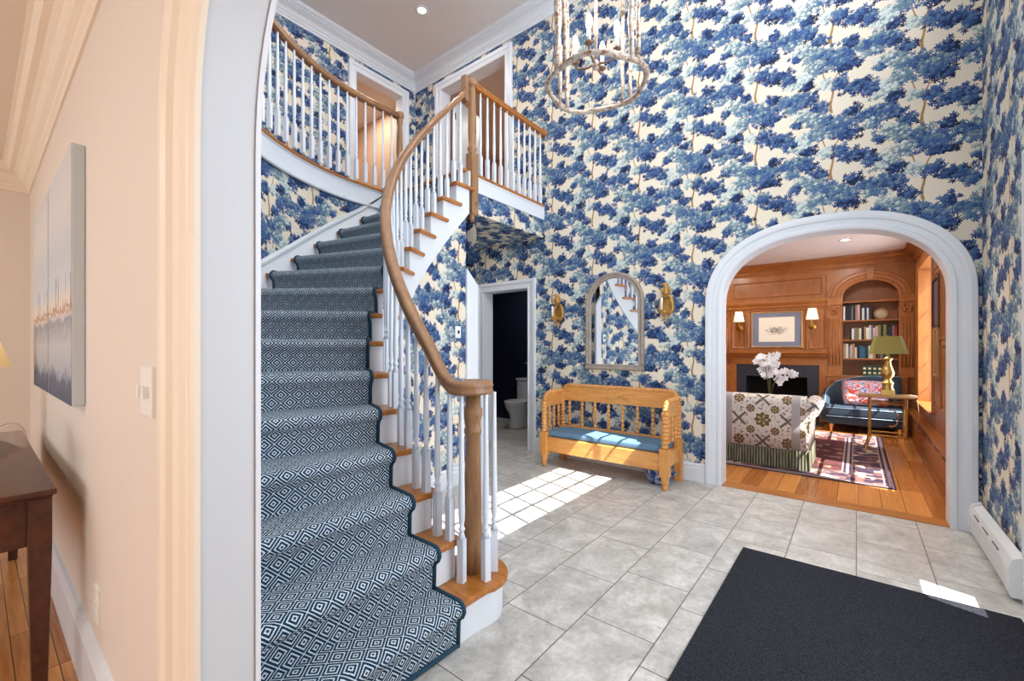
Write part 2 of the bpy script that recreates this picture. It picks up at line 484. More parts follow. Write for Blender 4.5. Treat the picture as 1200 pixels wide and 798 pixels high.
def boards(name, dark, light, rowh, rot, length=1.6, rough=.22):
    t = NT(name); c = t.coord(); s = t.sep(c)
    v = t.comb(t.math('ADD', s[1] if rot else s[0], 30), t.math('ADD', s[0] if rot else s[1], 30), 0)
    br = t.node('ShaderNodeTexBrick'); t.l.new(v, br.inputs['Vector'])
    br.offset = .37; br.offset_frequency = 3
    br.inputs['Scale'].default_value = 1; br.inputs['Brick Width'].default_value = length; br.inputs['Row Height'].default_value = rowh
    br.inputs['Mortar Size'].default_value = .0016; br.inputs['Bias'].default_value = 0
    br.inputs['Color1'].default_value = (0,0,0,1); br.inputs['Color2'].default_value = (1,1,1,1)
    n = t.noise(t.mapping(t.vm('ADD', v, t.vm('MULTIPLY', br.outputs['Color'], (3,9,0))), (1.5,22,1)), 2, 5, .6, .8)
    f = t.math('ADD', t.math('MULTIPLY', n, .55), t.math('MULTIPLY', t.sep(br.outputs['Color'])[0], .4))
    col = t.ramp(f, [(.2,dark),(.7,light)])
    col = t.mix(br.outputs['Fac'], col, srgb(70,36,14))
    return t.fin(col, rough, 0, .5)
M['lib_floor'] = boards('amber_oak_boards', srgb(150,84,34), srgb(214,142,74), .145, True, 2.2)
M['din_floor'] = boards('oak_strip_floor', srgb(160,96,44), srgb(226,162,92), .058, False, 1.1)

def mat_rug():
    t = NT('charcoal_mat_pile'); c = t.coord(); n = t.noise(c, 320, 3)
    w = t.math('SINE', t.math('MULTIPLY', t.sep(c)[1], 520))
    col = t.ramp(t.math('ADD', n, t.math('MULTIPLY', w, .08)), [(.35,srgb(16,17,21)),(.65,srgb(60,62,70))])
    t.bump(n, .6, .004)
    return t.fin(col, .95, 0, .1)
M['mat'] = mat_rug()

def persian():
    t = NT('maroon_persian_rug'); c = t.node('ShaderNodeTexCoord').outputs['UV']; s = t.sep(c)
    # uv metres, rug 0..W x 0..L
    ex = t.math('SUBTRACT', t.math('ABSOLUTE', t.math('SUBTRACT', s[0], 1.25)), 1.25); ey = t.math('SUBTRACT', t.math('ABSOLUTE', t.math('SUBTRACT', s[1], 1.45)), 1.45)
    e = t.math('MULTIPLY', t.math('MAXIMUM', ex, ey), -1)
    vo = t.node('ShaderNodeTexVoronoi', voronoi_dimensions='2D', distance='MANHATTAN'); t.l.new(c, vo.inputs['Vector']); vo.inputs['Scale'].default_value = 14
    k = t.sep(vo.outputs['Color'])[0]
    fld = t.mix(t.math('GREATER_THAN', k, .72), srgb(84,46,46), srgb(60,36,46))
    fld = t.mix(t.math('GREATER_THAN', k, .9), fld, srgb(150,120,104))
    brd = t.mix(t.math('GREATER_THAN', k, .5), srgb(44,42,64), srgb(116,84,78))
    brd = t.mix(t.math('GREATER_THAN', k, .8), brd, srgb(180,160,146))
    st = t.mix(t.math('GREATER_THAN', t.math('FRACT', t.math('MULTIPLY', e, 22)), .5), srgb(40,38,60), srgb(170,148,138))
    col = t.mix(t.math('LESS_THAN', e, .34), fld, brd)
    col = t.mix(t.math('MULTIPLY', t.math('LESS_THAN', e, .40), t.math('GREATER_THAN', e, .31)), col, st)
    col = t.mix(t.math('LESS_THAN', e, .08), col, st)
    col = t.mix(t.math('MULTIPLY', t.noise(c, 60, 3), .35), col, srgb(112,74,72))
    return t.fin(col, .9, 0, .1)
M['persian'] = persian()

def suzani():
    t = NT('suzani_upholstery'); c = t.node('ShaderNodeTexCoord').outputs['UV']; s = t.sep(c)
    base = srgb(222,212,204); olive = srgb(112,100,62); brown = srgb(120,92,74); slate = srgb(110,110,118)
    P = .46
    fx = t.math('SUBTRACT', t.math('FRACT', t.math('DIVIDE', s[0], P)), .5); fy = t.math('SUBTRACT', t.math('FRACT', t.math('DIVIDE', s[1], P)), .5)
    n = t.noise(c, 34, 2)
    dd = t.math('ABSOLUTE', t.math('SUBTRACT', t.math('ADD', t.math('ABSOLUTE', fx), t.math('ABSOLUTE', fy)), .5))
    col = t.mix(t.math('MULTIPLY', t.math('GREATER_THAN', n, .58), .8), base, slate)
    col = t.mix(t.math('LESS_THAN', dd, .035), col, t.mix(t.math('GREATER_THAN', t.noise(c, 60, 1), .5), olive, slate))
    def med(col, ox, oy, r, cc):
        gx = t.math('SUBTRACT', t.math('FRACT', t.math('ADD', t.math('DIVIDE', s[0], P), ox)), .5); gy = t.math('SUBTRACT', t.math('FRACT', t.math('ADD', t.math('DIVIDE', s[1], P), oy)), .5)
        rr = t.math('SQRT', t.math('ADD', t.math('MULTIPLY', gx, gx), t.math('MULTIPLY', gy, gy)))
        th = t.math('ARCTAN2', gy, gx)
        w = t.math('ADD', r, t.math('MULTIPLY', t.math('COSINE', t.math('MULTIPLY', th, 8)), r*.12))
        col = t.mix(t.math('LESS_THAN', rr, t.math('ADD', w, .045)), col, base)
        col = t.mix(t.math('LESS_THAN', rr, w), col, cc)
        pet = t.math('GREATER_THAN', t.math('COSINE', t.math('MULTIPLY', th, 5)), .35)
        col = t.mix(t.math('MULTIPLY', t.math('MULTIPLY', t.math('LESS_THAN', rr, r*.72), t.math('GREATER_THAN', rr, r*.2)), pet), col, srgb(186,170,140))
        return col
    col = med(col, .0, .0, .115, brown); col = med(col, .5, .5, .16, olive); col = med(col, .25, .25, .09, olive); col = med(col, .75, .25, .09, brown)
    col = med(col, .25, .75, .09, brown); col = med(col, .75, .75, .09, olive)
    # vertical braid strips
    bx = t.math('ABSOLUTE', t.math('SUBTRACT', t.math('FRACT', t.math('DIVIDE', t.math('ADD', s[0], .10), .64)), .5))
    zig = t.math('GREATER_THAN', t.math('FRACT', t.math('ADD', t.math('MULTIPLY', s[1], 40), t.math('MULTIPLY', bx, 30))), .5)
    col = t.mix(t.math('LESS_THAN', bx, .06), col, t.mix(zig, srgb(206,198,194), srgb(132,130,134)))
    return t.fin(col, .9, 0, .1)
M['suzani'] = suzani()
def fringe():
    t = NT('olive_bullion_fringe'); c = t.node('ShaderNodeTexCoord').outputs['UV']; s = t.sep(c)
    w = t.math('SINE', t.math('MULTIPLY', s[0], 230)); n = t.noise(t.mapping(c,(60,3,1)), 2, 3)
    col = t.ramp(t.math('ADD', t.math('MULTIPLY', w, .22), n), [(.25,srgb(58,58,44)),(.6,srgb(116,114,92)),(.85,srgb(176,172,152))])
    t.bump(w, .5, .004)
    return t.fin(col, .9, 0, .1)
M['fringe'] = fringe()
def pillow_mat():
    t = NT('coral_ikat_pillow'); c = t.coord('Generated'); n = t.noise(c, 5, 2, .5, 1.6)
    col = t.ramp(n, [(.3,srgb(196,86,72)),(.42,srgb(206,120,110)),(.47,srgb(226,214,216)),(.52,srgb(96,120,176)),(.58,srgb(214,160,140)),(.66,srgb(186,70,64))], 'CONSTANT')
    return t.fin(col, .85, 0, .1)
M['pillow'] = pillow_mat()
def canvas_mat():
    t = NT('abstract_harbour_painting'); c = t.coord('Generated'); s = t.sep(c)
    n = t.noise(t.mapping(c,(5,1,9)), 1.6, 4, .6, .6); n2 = t.noise(t.mapping(c,(14,1,2)), 1.2, 3)
    z = t.math('ADD', s[2], t.math('MULTIPLY', t.math('SUBTRACT', n, .5), .16))
    col = t.ramp(z, [(0,srgb(62,74,98)),(.08,srgb(88,98,118)),(.13,srgb(168,172,178)),(.24,srgb(186,186,188)),(.33,srgb(140,142,150)),(.365,srgb(212,206,198)),(.385,srgb(170,116,74)),(.405,srgb(222,208,190)),(.48,srgb(200,204,208)),(.62,srgb(190,196,200)),(.8,srgb(208,206,202)),(1,srgb(202,203,202))])
    sp = t.math('MULTIPLY', t.math('GREATER_THAN', n2, .60), t.math('MULTIPLY', t.math('GREATER_THAN', s[2], .38), t.math('LESS_THAN', t.math('ADD', s[2], t.math('MULTIPLY', n, .2)), .62)))
    col = t.mix(t.math('MULTIPLY', sp, .75), col, srgb(96,104,126))
    return t.fin(col, .6)
M['canvas'] = canvas_mat()
M['canvas_edge'] = plain('painted_canvas_edge', srgb(196,206,212), .7, var=.03)
def engraving():
    t = NT('sepia_engraving'); c = t.coord('Generated'); s = t.sep(c)
    x = t.math('MULTIPLY', t.math('SUBTRACT', s[0], .5), 2.4); y = t.math('MULTIPLY', t.math('SUBTRACT', s[2], .46), 4.4)
    r = t.math('ADD', t.math('MULTIPLY', x, x), t.math('MULTIPLY', y, y))
    n = t.noise(t.mapping(c,(14,1,9)), 2, 5, .7)
    ink = t.math('GREATER_THAN', t.math('SUBTRACT', n, t.math('MULTIPLY', r, .2)), .46)
    return t.fin(t.mix(ink, srgb(236,226,208), srgb(112,104,94)), .6)
M['engraving'] = engraving()
M['mat_blue'] = plain('grey_blue_mount', srgb(118,124,144), .7)
M['frame_gold'] = plain('thin_gold_frame', srgb(176,140,96), .4, .4)
def willow():
    t = NT('blue_and_white_glaze'); c = t.coord(); n = t.noise(c, 22, 3, .6, .8)
    return t.fin(t.ramp(n, [(.36,srgb(30,56,110)),(.5,srgb(62,96,156)),(.58,srgb(196,206,220))]), .15)
M['willow'] = willow()
def birch():
    t = NT('whitewashed_bark_iron'); c = t.coord(); n = t.noise(t.mapping(c,(1,1,1.6)), 26, 4, .7, .5)
    col = t.ramp(n, [(.36,srgb(104,74,52)),(.46,srgb(168,142,120)),(.54,srgb(190,180,170))])
    t.bump(n, .5, .006)
    return t.fin(col, .5, .15)
M['birch'] = birch()
def clear(name, tint=(1,1,1), a=.9):
    t = NT(name); t.n.remove(t.b)
    tr = t.node('ShaderNodeBsdfTransparent'); tr.inputs[0].default_value = (*tint,1)
    gl = t.node('ShaderNodeBsdfGlossy'); gl.inputs['Roughness'].default_value = .02
    mx = t.node('ShaderNodeMixShader'); mx.inputs[0].default_value = 1-a
    t.l.new(tr.outputs[0], mx.inputs[1]); t.l.new(gl.outputs[0], mx.inputs[2]); t.l.new(mx.outputs[0], t.n['Material Output'].inputs[0])
    return t.m
M['pane'] = clear('window_glass', (.97,.985,1), .94)
M['glass_bowl'] = clear('amber_tinted_glass', (.93,.90,.90), .72)
M['bark'] = plain('bark', srgb(90,70,50), .9)
M['outdoor'] = plain('stone_paving', srgb(150,148,144), .9)
# ------------------------------------------------------------------ setting
XR = .675; YB = 4.32; CEIL = 5.45; F2 = 3.0; RIS = F2/16
WU = (-.381, -3.435)       # wallpaper registration
PW = .2
CAS = [(-.004,0),(-.004,.016),(.012,.022),(.02,.014),(.06,.016),(.068,.026),(.085,.03),(.112,.03),(.116,0)]
fnB = lambda s,z,d: (s, YB+d, z)             # back wall, facing -Y
fnBf = lambda s,z,d: (s, YB-d, z)            # trim in front of it

fl = MB().box(-5.4, XR+.02, .30, YB, -.1, 0).build('floor', M['tile']); struct(fl, 'pale grey stone tile floor of the entrance hall', 'floor')
fl = MB().box(-5.4, -2.7, YB, 6.1, -.1, -.002).build('floor_powder_room', M['tile']); struct(fl, 'grey tile floor inside the dark powder room', 'floor')
fl = MB().box(-2.7, .95, YB, 9.4, -.1, 0).build('floor_library', M['lib_floor']); struct(fl, 'amber oak plank floor of the panelled library', 'floor')
fl = MB().box(-5.0, 2.6, -3.6, .30, -.1, 0).build('floor_dining', M['din_floor']); struct(fl, 'narrow oak strip floor of the dining room', 'floor')
th = MB().box(-.985, .525, YB-.005, YB+.16, -.05, .004).build('trim_threshold', M['oak'], bevel=.003); struct(th, 'oak threshold board under the library archway', 'threshold')

# back wall with library arch, powder room door and upstairs door
arch = arch_loop(-.975, .52, 1.66, 2.22, 32, 0, 2.35)
pdoor = rect(-3.94, -3.19, 0, 2.02); udoor = rect(-4.79, -3.56, F2, 5.08)
outer = [(-5.5,0)] + [(-3.94,0),(-3.94,2.02),(-3.19,2.02),(-3.19,0)] + arch + [(.95,0),(.95,CEIL+.05),(-5.5,CEIL+.05)]
w = wall_mesh(outer, [udoor], fnB, .18, uvoff=WU).build('wall_back', M['wallpaper'], recalc=True); struct(w, 'tall back wall in blue oak leaf wallpaper around the arch', 'wall')
# arch casing and lining
path = arch       # left foot -> over -> right foot : outward = left of travel
cas = MB().casing(path, [(-.002,-.18),(-.002,.012),(.012,.02),(.03,.022),(.036,.012),(.075,.016),(.08,.03),(.1,.036),(.13,.036),(.136,.02),(.138,0)], fnBf)
o = cas.build('trim_library_arch', M['white_trim']); struct(o, 'moulded white casing around the library arch', 'arch casing')
def door_trim(name, x0, x1, z0, z1, fn, depth, label, prof=CAS):
    p = [(x0,z0),(x0,z1),(x1,z1),(x1,z0)]
    mb = MB().casing(p, [(-.003,-depth)]+prof, fn)
    o = mb.build(name, M['white_trim']); struct(o, label, 'door casing'); return o
door_trim('trim_powder_door', -3.94, -3.19, 0, 2.02, fnBf, .18, 'white casing of the powder room doorway')
door_trim('trim_upstairs_back_door', -4.79, -3.56, F2, 5.08, fnBf, .18, 'white casing of the upstairs doorway behind the landing')

# right (street) wall : front door opening with sidelight, long window above
fnR = lambda s,z,d: (XR+d, s, z)
sl = rect(2.80, 3.14, .2, 2.1); fd = rect(1.45, 2.68, 0, 2.12); sl2 = rect(1.0, 1.3, .46, 2.1)
uw = rect(.90, 3.34, 3.33, 4.52)
outer = [(.36,0),(1.45,0),(1.45,2.12),(2.68,2.12),(2.68,0),(YB+.02,0),(YB+.02,CEIL+.05),(.36,CEIL+.05)]
w = wall_mesh(outer, [sl, sl2, uw], fnR, .22, uvoff=(.10,-3.435)).build('wall_right', M['wallpaper']); struct(w, 'right hand wall in blue oak leaf wallpaper by the heater', 'wall')
mb = MB().casing([(.9,0),(.9,2.14),(3.16,2.14),(3.16,0)], [(o_,d_) for o_,d_ in CAS], lambda s,z,d:(XR-d,s,z))
mb.box(XR-.012, XR, 2.68, 2.80, 0, 2.14).box(XR-.012, XR, 3.14, 3.17, 0, 2.14).box(XR-.012, XR, 2.80, 3.14, 0, .2).box(XR-.012, XR, .9, 1.0, 0, 2.14).box(XR-.012, XR, 1.3, 1.45, 0, 2.14)
o = mb.build('trim_front_door', M['white_trim']); struct(o, 'white casing strip of the front door at the right edge', 'door casing')
def window(name, y0, y1, z0, z1, x, ny, nz, mat, label, bar=.016, rails=(.035,.035,.035,.035)):
    f = MB(); a_,b_,c_,d_ = rails; t_ = .012
    f.box(x-t_,x+t_,y0-.002,y0+a_,z0,z1).box(x-t_,x+t_,y1-b_,y1+.002,z0,z1).box(x-t_,x+t_,y0,y1,z0-.002,z0+c_).box(x-t_,x+t_,y0,y1,z1-d_,z1+.002)
    y0 += a_; y1 -= b_; z0 += c_; z1 -= d_
    for k in range(1,ny):
        y = y0+(y1-y0)*k/ny; f.box(x-.005,x+.005,y-bar*.7,y+bar*.7,z0,z1)
    for k in range(1,nz):
        z = z0+(z1-z0)*k/nz; f.box(x-.006,x+.006,y0,y1,z-bar*.75,z+bar*.75)
    o = f.build(name, mat); struct(o, label, 'window')
    MB().box(x-.003,x+.003,y0+.01,y1-.01,z0+.01,z1-.01).build('pane', M['pane'], o)
    return o
window('window_1', .90, 3.34, 3.33, 4.52, .82, 9, 3, M['white_trim'], 'long muntined window high over the front door', rails=(.06,.06,.22,.13))
window('window_2', 2.80, 3.14, .2, 2.1, .82, 1, 5, M['white_trim'], 'narrow sidelight beside the front door', rails=(.05,.04,.25,.06))
window('window_3', 1.0, 1.3, .46, 2.1, .82, 1, 5, M['white_trim'], 'second sidelight beside the front door')
d = MB(); d.box(.74,.785,1.452,2.678,0,2.118)
for y0,y1 in ((1.56,2.0),(2.13,2.57)):
    for z0,z1 in ((.2,.8),(1.0,1.5),(1.6,2.0)): d.box(.725,.74,y0,y1,z0,z1)
o = d.build('door_1', M['white_trim'], bevel=.004); struct(o, 'panelled white front door', 'door')
def lining(y0,y1,z0,z1,sill=True):
    l_ = MB(); x0,x1 = XR-.002, XR+.222; e = .008
    l_.box(x0,x1,y0-.002,y0+e,z0,z1).box(x0,x1,y1-e,y1+.002,z0,z1).box(x0,x1,y0,y1,z1-e,z1+.002)
    if sill: l_.box(x0-.03,x1,y0-.02,y1+.02,z0-.004,z0+e)
    return l_
for nm,a_,lab in (('trim_long_window',(.90,3.34,3.33,4.52),'white lining of the long high window'),('trim_sidelight',(2.80,3.14,.2,2.1),'white lining of the sidelight nearer the arch'),('trim_sidelight_far',(1.0,1.3,.46,2.1),'white lining of the farther sidelight')):
    o = lining(*a_).build(nm, M['white_trim']); struct(o, lab, 'window lining')
o = lining(1.45,2.68,0,2.12,False).build('trim_front_door_lining', M['white_trim']); struct(o, 'white lining of the front door opening', 'door lining')
o = MB().box(.96,2.62,-1,3.9,3.13,3.3).build('roof_portico', M['white_trim']); struct(o, 'portico roof outside over the front door', 'roof')
o = MB().box(.9,14,-9,16,-.16,-.11).build('ground_outside', M['outdoor']); struct(o, 'paved ground outside the street windows', 'ground')

# dining room : near wall with the wide arch we look through
YW, YH = .270, .366
big = arch_loop(-.978, .52, 1.66, 2.22, 40, 0, 2.35)
outer = [(-6.0,0)]+big+[(2.6,0),(2.6,CEIL+.05),(-6.0,CEIL+.05)]
w = wall_mesh(outer, [], lambda s,z,d:(s,YW+d,z), YH-YW-.004).build('wall_dining', M['dining_wall']); struct(w, 'beige dining room wall carrying the painting', 'wall')
outer = [(-5.5,0)]+big+[(1.2,0),(1.2,CEIL),(-5.5,CEIL)]
w = wall_mesh(outer, [], lambda s,z,d:(s,YH-.003+d,z), .003, uvoff=(.2,-3.435)).build('wall_front', M['wallpaper']); struct(w, 'hall side of the dining room wall in blue wallpaper', 'wall')
path = big
rows = [[(s, y, z) for s,z in big] for y in (YW-.010, YH+.008)]
rows = [[(s+(.002 if s<-.2 else -.002), y, z-(.002 if z>1.7 else 0)) for s,y,z in r] for r in rows]
o = MB().grid(rows).build('trim_arch_lining', M['jamb_paint'], recalc=True); struct(o, 'smooth cool white lining of the dining room arch', 'arch lining')
DC = [(-.006,0),(-.006,.010),(.006,.014),(.018,.014),(.024,.006),(.05,.010),(.058,.016),(.10,.018),(.108,.028),(.128,.033),(.146,.033),(.15,0)]
o = MB().casing(path, DC, lambda s,z,d:(s,YW-d,z)).build('trim_arch_casing', M['cream_trim']); struct(o, 'fluted cream casing on the dining side of the arch', 'arch casing')
o = MB().casing(path, [(-.006,0),(-.006,.010),(.02,.014),(.10,.014),(.11,0)], lambda s,z,d:(s,YH+d,z)).build('trim_arch_casing_hall', M['white_trim']); struct(o, 'white casing on the hall side of the arch', 'arch casing')
# dining shell
XL = -4.86
o = MB().box(XL-.1, XL, -3.6, YW, 0, 2.65).build('wall_left', M['dining_wall']); struct(o, 'beige end wall of the dining room', 'wall')
fnS = lambda s,z,d:(s,-3.5-d,z)
o = wall_mesh(rect(-4.95,2.6,0,2.65), [rect(-4.4,-3.0,.7,2.3),rect(-2.4,-.8,.7,2.3),rect(.2,1.8,.7,2.3)], fnS, .15).build('wall_dining_window', M['dining_wall']); struct(o, 'dining room window wall behind the camera', 'wall')
o = MB().box(2.5,2.6,-3.6,YW,0,2.65).build('wall_dining_end', M['dining_wall']); struct(o, 'beige dining room wall at the far right', 'wall')
o = MB().box(-4.95,2.6,-3.6,YW,2.615,2.7).build('ceiling_dining', M['dining_ceiling']); struct(o, 'pale ceiling of the dining room', 'ceiling')
cp = [(0,0),(.012,0),(.018,.02),(.03,.03),(.034,.045),(.06,.06),(.075,.085),(.082,.105),(.11,.12),(.14,.125),(.155,.15),(.16,.175),(.18,.18),(.18,.19),(0,.19)]
cp = [(a*.76,b*.97) for a,b in cp]
o = MB().sweep([(1.4,YW,2.43),(XL,YW,2.43),(XL,-3.5,2.43)], cp).build('trim_dining_crown', M['cream_trim']); struct(o, 'deep stepped cream crown moulding of the dining room', 'crown moulding')
bp = [(0,0),(.018,0),(.018,.19),(.012,.205),(.02,.22),(.012,.245),(0,.25)]
o = MB().sweep([(-1.13,YW,0),(XL,YW,0),(XL,-3.5,0)], bp).build('baseboard_dining', M['white_trim']); struct(o, 'white baseboard along the beige dining room wall', 'baseboard')

# upper hall left wall with a door, gallery and ceiling
fnL = lambda s,z,d:(-5.38-d, s, z)
w = wall_mesh([(.36,0),(.36,CEIL+.05),(YB+.05,CEIL+.05),(YB+.05,0)], [rect(3.29,4.06,F2,5.08)], fnL, .15, uvoff=(.3,-3.435)).build('wall_upper_left', M['wallpaper']); struct(w, 'upstairs gallery wall in blue wallpaper under the crown', 'wall')
mb = MB().casing([(3.29,F2),(3.29,5.08),(4.06,5.08),(4.06,F2)], [(-.003,-.15)]+CAS, lambda s,z,d:(-5.38+d,s,z))
o = mb.build('trim_upstairs_left_door', M['white_trim']); struct(o, 'white casing of the upstairs doorway behind the gallery', 'door casing')
o = MB().box(-5.5,.95,.36,YB+.1,CEIL,CEIL+.1).build('ceiling', M['ceiling']); struct(o, 'pale grey ceiling high over the stair hall', 'ceiling')
cr2 = [(0,-.02),(.014,-.02),(.014,.012),(.026,.018),(.020,.026),(.020,.05),(.034,.056),(.04,.072),(.056,.092),(.078,.104),(.092,.108),(.092,.118),(.112,.122),(.112,.138),(.132,.144),(.146,.158),(.15,.172),(.15,.185),(0,.185)]
path = [(XR,.37,5.265),(XR,YB,5.265),(-5.38,YB,5.265),(-5.38,.37,5.265)]
o = MB().sweep(path, cr2).build('trim_hall_crown', M['white_trim']); struct(o, 'white stepped crown moulding around the hall ceiling', 'crown moulding')
# rooms behind the two upstairs doors
o = MB().add([(-7.2,2.6,F2),(-7.2,4.44,F2),(-7.2,4.44,5.4),(-7.2,2.6,5.4)],[(0,1,2,3)]).add([(-7.2,4.44,F2),(-5.5,4.44,F2),(-5.5,4.44,5.4),(-7.2,4.44,5.4)],[(0,1,2,3)]).add([(-7.2,2.6,F2),(-5.5,2.6,F2),(-5.5,2.6,5.4),(-7.2,2.6,5.4)],[(0,3,2,1)]).build('wall_left_bedroom', M['tan_wall'], recalc=False); struct(o, 'tan bedroom walls seen through the left upstairs doorway', 'wall')
o = MB().add([(-6.8,7.0,F2),(-2.6,7.0,F2),(-2.6,7.0,5.5),(-6.8,7.0,5.5)],[(0,1,2,3)]).add([(-6.8,4.5,F2),(-6.8,7,F2),(-6.8,7,5.5),(-6.8,4.5,5.5)],[(0,1,2,3)]).add([(-2.6,4.5,F2),(-2.6,7,F2),(-2.6,7,5.5),(-2.6,4.5,5.5)],[(0,3,2,1)]).build('wall_back_bedroom', M['tan_wall'], recalc=False); struct(o, 'tan bedroom walls seen through the upstairs doorway behind the landing', 'wall')
o = MB().box(-7.2,-5.53,2.6,4.44,5.3,5.35).box(-6.8,-2.6,4.5,7.0,5.3,5.35).build('ceiling_bedrooms', M['ceiling']); struct(o, 'ceilings of the upstairs bedrooms', 'ceiling')
o = MB().box(-7.2,-5.5,2.6,4.44,2.9,F2).box(-6.8,-2.6,4.5,7.0,2.95,F2).build('floor_bedrooms', M['din_floor']); struct(o, 'bedroom floors beyond the upstairs doorways', 'floor')
dr = MB().box(-.02,.02,0,.72,.01,2.04)
for y0,y1 in ((.1,.33),(.40,.63)):
    for z0,z1 in ((.2,.85),(1.0,1.9)): dr.box(.02,.028,y0,y1,z0,z1)
dr.rot_z(math.radians(8)).move((-4.74,4.52,F2))
o = dr.build('door_2', M['white_trim'], bevel=.003); struct(o, 'white panelled bedroom door standing open behind the landing', 'door')
for z in (.35,1.0,1.75):
    MB().box(-4.715,-4.69,4.50,4.525,F2+z-.045,F2+z+.045).build('hinge', M['dark_metal'], o)

# curved stair-well wall and gallery edge
EC = (-1.9, 2.6)
def ell(a, b, t): return (EC[0]-a*math.cos(t), EC[1]-b*math.sin(t))
def ell_path(a, b, t1=PI/2, n=40, ytop=3.0):
    P = [(EC[0]-a, ytop)] if ytop > EC[1]+.02 else []
    return P + [ell(a,b,t1*i/n) for i in range(n+1)]
WA, WB = 2.2, 2.06
cw = ell_path(WA, WB, PI/2, 44, YB)+[(EC[0]+.3,EC[1]-WB-.078),(EC[0]+.62,.375)]
L = [0]
for i in range(1,len(cw)): L.append(L[-1]+math.dist(cw[i],cw[i-1]))
zs = [0,1,2,2.99]
mb = MB().grid([[(x,y,z) for x,y in cw] for z in zs], [[(l+.35,z-3.435) for l in L] for z in zs])
w = mb.build('wall_stair_curve', M['wallpaper'], recalc=False); struct(w, 'curved stair wall in blue wallpaper under the gallery', 'wall')
# gallery slab
gp = ell_path(WA-.02, WB-.02, math.radians(86), 44, 2.96)
poly = [(-5.38,YB),(-2.985,YB),(-2.985,2.97)] + gp + [(gp[-1][0],.362),(-5.38,.362)]
o = MB().prism(poly, lambda a,b:(a,b,2.80), lambda a,b:(a,b,2.975)).build('ceiling_under_gallery', M['wallpaper']); struct(o, 'wallpapered underside and edge of the upstairs landing', 'landing')
gl = ell_path(WA-.06, WB-.06, math.radians(86), 44, 2.96)
poly = [(-5.38,YB),(-2.935,YB),(-2.935,2.93),(gl[0][0],2.93)] + gl[1:] + [(gl[-1][0],.362),(-5.38,.362)]
o = MB().prism(poly, lambda a,b:(a,b,2.972), lambda a,b:(a,b,F2)).build('floor_gallery', M['oak'], bevel=.006); struct(o, 'oak floor and rounded nosing of the upstairs gallery', 'floor')
# white fascias
fa = [(0,0),(.012,0),(.012,.15),(.026,.155),(.03,.165),(0,.165)]
fpz = [(x,y,2.81) for x,y in reversed(gp)]
o = MB().sweep(fpz, [(-a,b) for a,b in fa]).sweep(fpz, [(0,-.028),(-.02,-.024),(-.024,-.01),(-.012,.002),(0,.002)]).build('trim_gallery_fascia', M['white_trim']); struct(o, 'curved white fascia below the gallery nosing', 'fascia')
o = MB().box(-2.972,-2.95,2.99,YB,2.82,2.972).box(-2.96,-2.944,2.99,YB,2.955,2.972).build('trim_landing_fascia', M['white_trim']); struct(o, 'straight white fascia below the landing nosing', 'fascia')
# beam under the landing edge
mb = MB()
y0,y1 = 2.97,YB
for (x,n_) in ((-2.962,1),(-3.12,-1)):
    mb.add([(x,y0,2.61),(x,y1,2.61),(x,y1,2.83),(x,y0,2.83)],[(0,1,2,3)],[[(y0,2.61-3.4),(y1,2.61-3.4),(y1,2.83-3.4),(y0,2.83-3.4)]])
mb.add([(-2.962,y0,2.61),(-2.962,y1,2.61),(-5.38,y1,2.61),(-5.38,y0,2.61)],[(0,1,2,3)],[[(y0,-2.962),(y1,-2.962),(y1,-5.38),(y0,-5.38)]])
o = mb.build('ceiling_beam', M['wallpaper'], recalc=False); struct(o, 'wallpapered edge beam and soffit under the landing', 'beam')
# wall closing the space under the stair, with the white casing at its edge
mb = MB().add([(-2.9,3.075,0),(-4.1,3.075,0),(-4.1,3.075,2.7),(-2.9,3.075,2.7)],[(0,1,2,3)],[[(0,-3.4),(1.2,-3.4),(1.2,-.7),(0,-.7)]])
o = mb.build('wall_under_stair', M['wallpaper'], recalc=False); struct(o, 'end wall below the top of the staircase', 'wall')
zc0, zc1 = 2.03, 1.88
mb = MB().prism([(2.93,0),(3.085,0),(3.085,zc1),(2.93,zc0)], lambda a,b:(-2.915,a,b), lambda a,b:(-2.885,a,b))
o = mb.build('trim_stair_end', M['white_trim'], bevel=.004); struct(o, 'white casing strip with slanted top beside the powder room door', 'casing')

# powder room
o = MB().add([(-5.4,6.0,0),(-2.9,6.0,0),(-2.9,6.0,2.6),(-5.4,6.0,2.6)],[(0,1,2,3)]).add([(-5.4,4.5,0),(-5.4,6,0),(-5.4,6,2.6),(-5.4,4.5,2.6)],[(0,1,2,3)]).add([(-2.9,6,0),(-2.9,4.5,0),(-2.9,4.5,2.6),(-2.9,6,2.6)],[(0,1,2,3)]).add([(-5.4,4.501,0),(-3.99,4.501,0),(-3.99,4.501,2.6),(-5.4,4.501,2.6)],[(3,2,1,0)]).build('wall_powder_room', M['navy_wall'], recalc=False); struct(o, 'dark navy walls inside the powder room', 'wall')
o = MB().box(-5.4,-2.9,4.5,6.0,2.55,2.6).build('ceiling_powder_room', M['navy_wall']); struct(o, 'dark ceiling of the powder room', 'ceiling')

# baseboards of the hall
bb = [(0,0),(.016,0),(.016,.125),(.01,.14),(.016,.15),(.006,.17),(0,.172)]
o = MB().sweep([(-1.113,YB,0),(-3.075,YB,0)], bb).build('baseboard_back', M['white_trim']); struct(o, 'white baseboard on the back wall under the bench', 'baseboard')
o = MB().sweep([(XR,3.28,0),(XR,YB,0),(.66,YB,0)], bb).build('baseboard_right', M['white_trim']); struct(o, 'white baseboard in the right corner of the hall', 'baseboard')
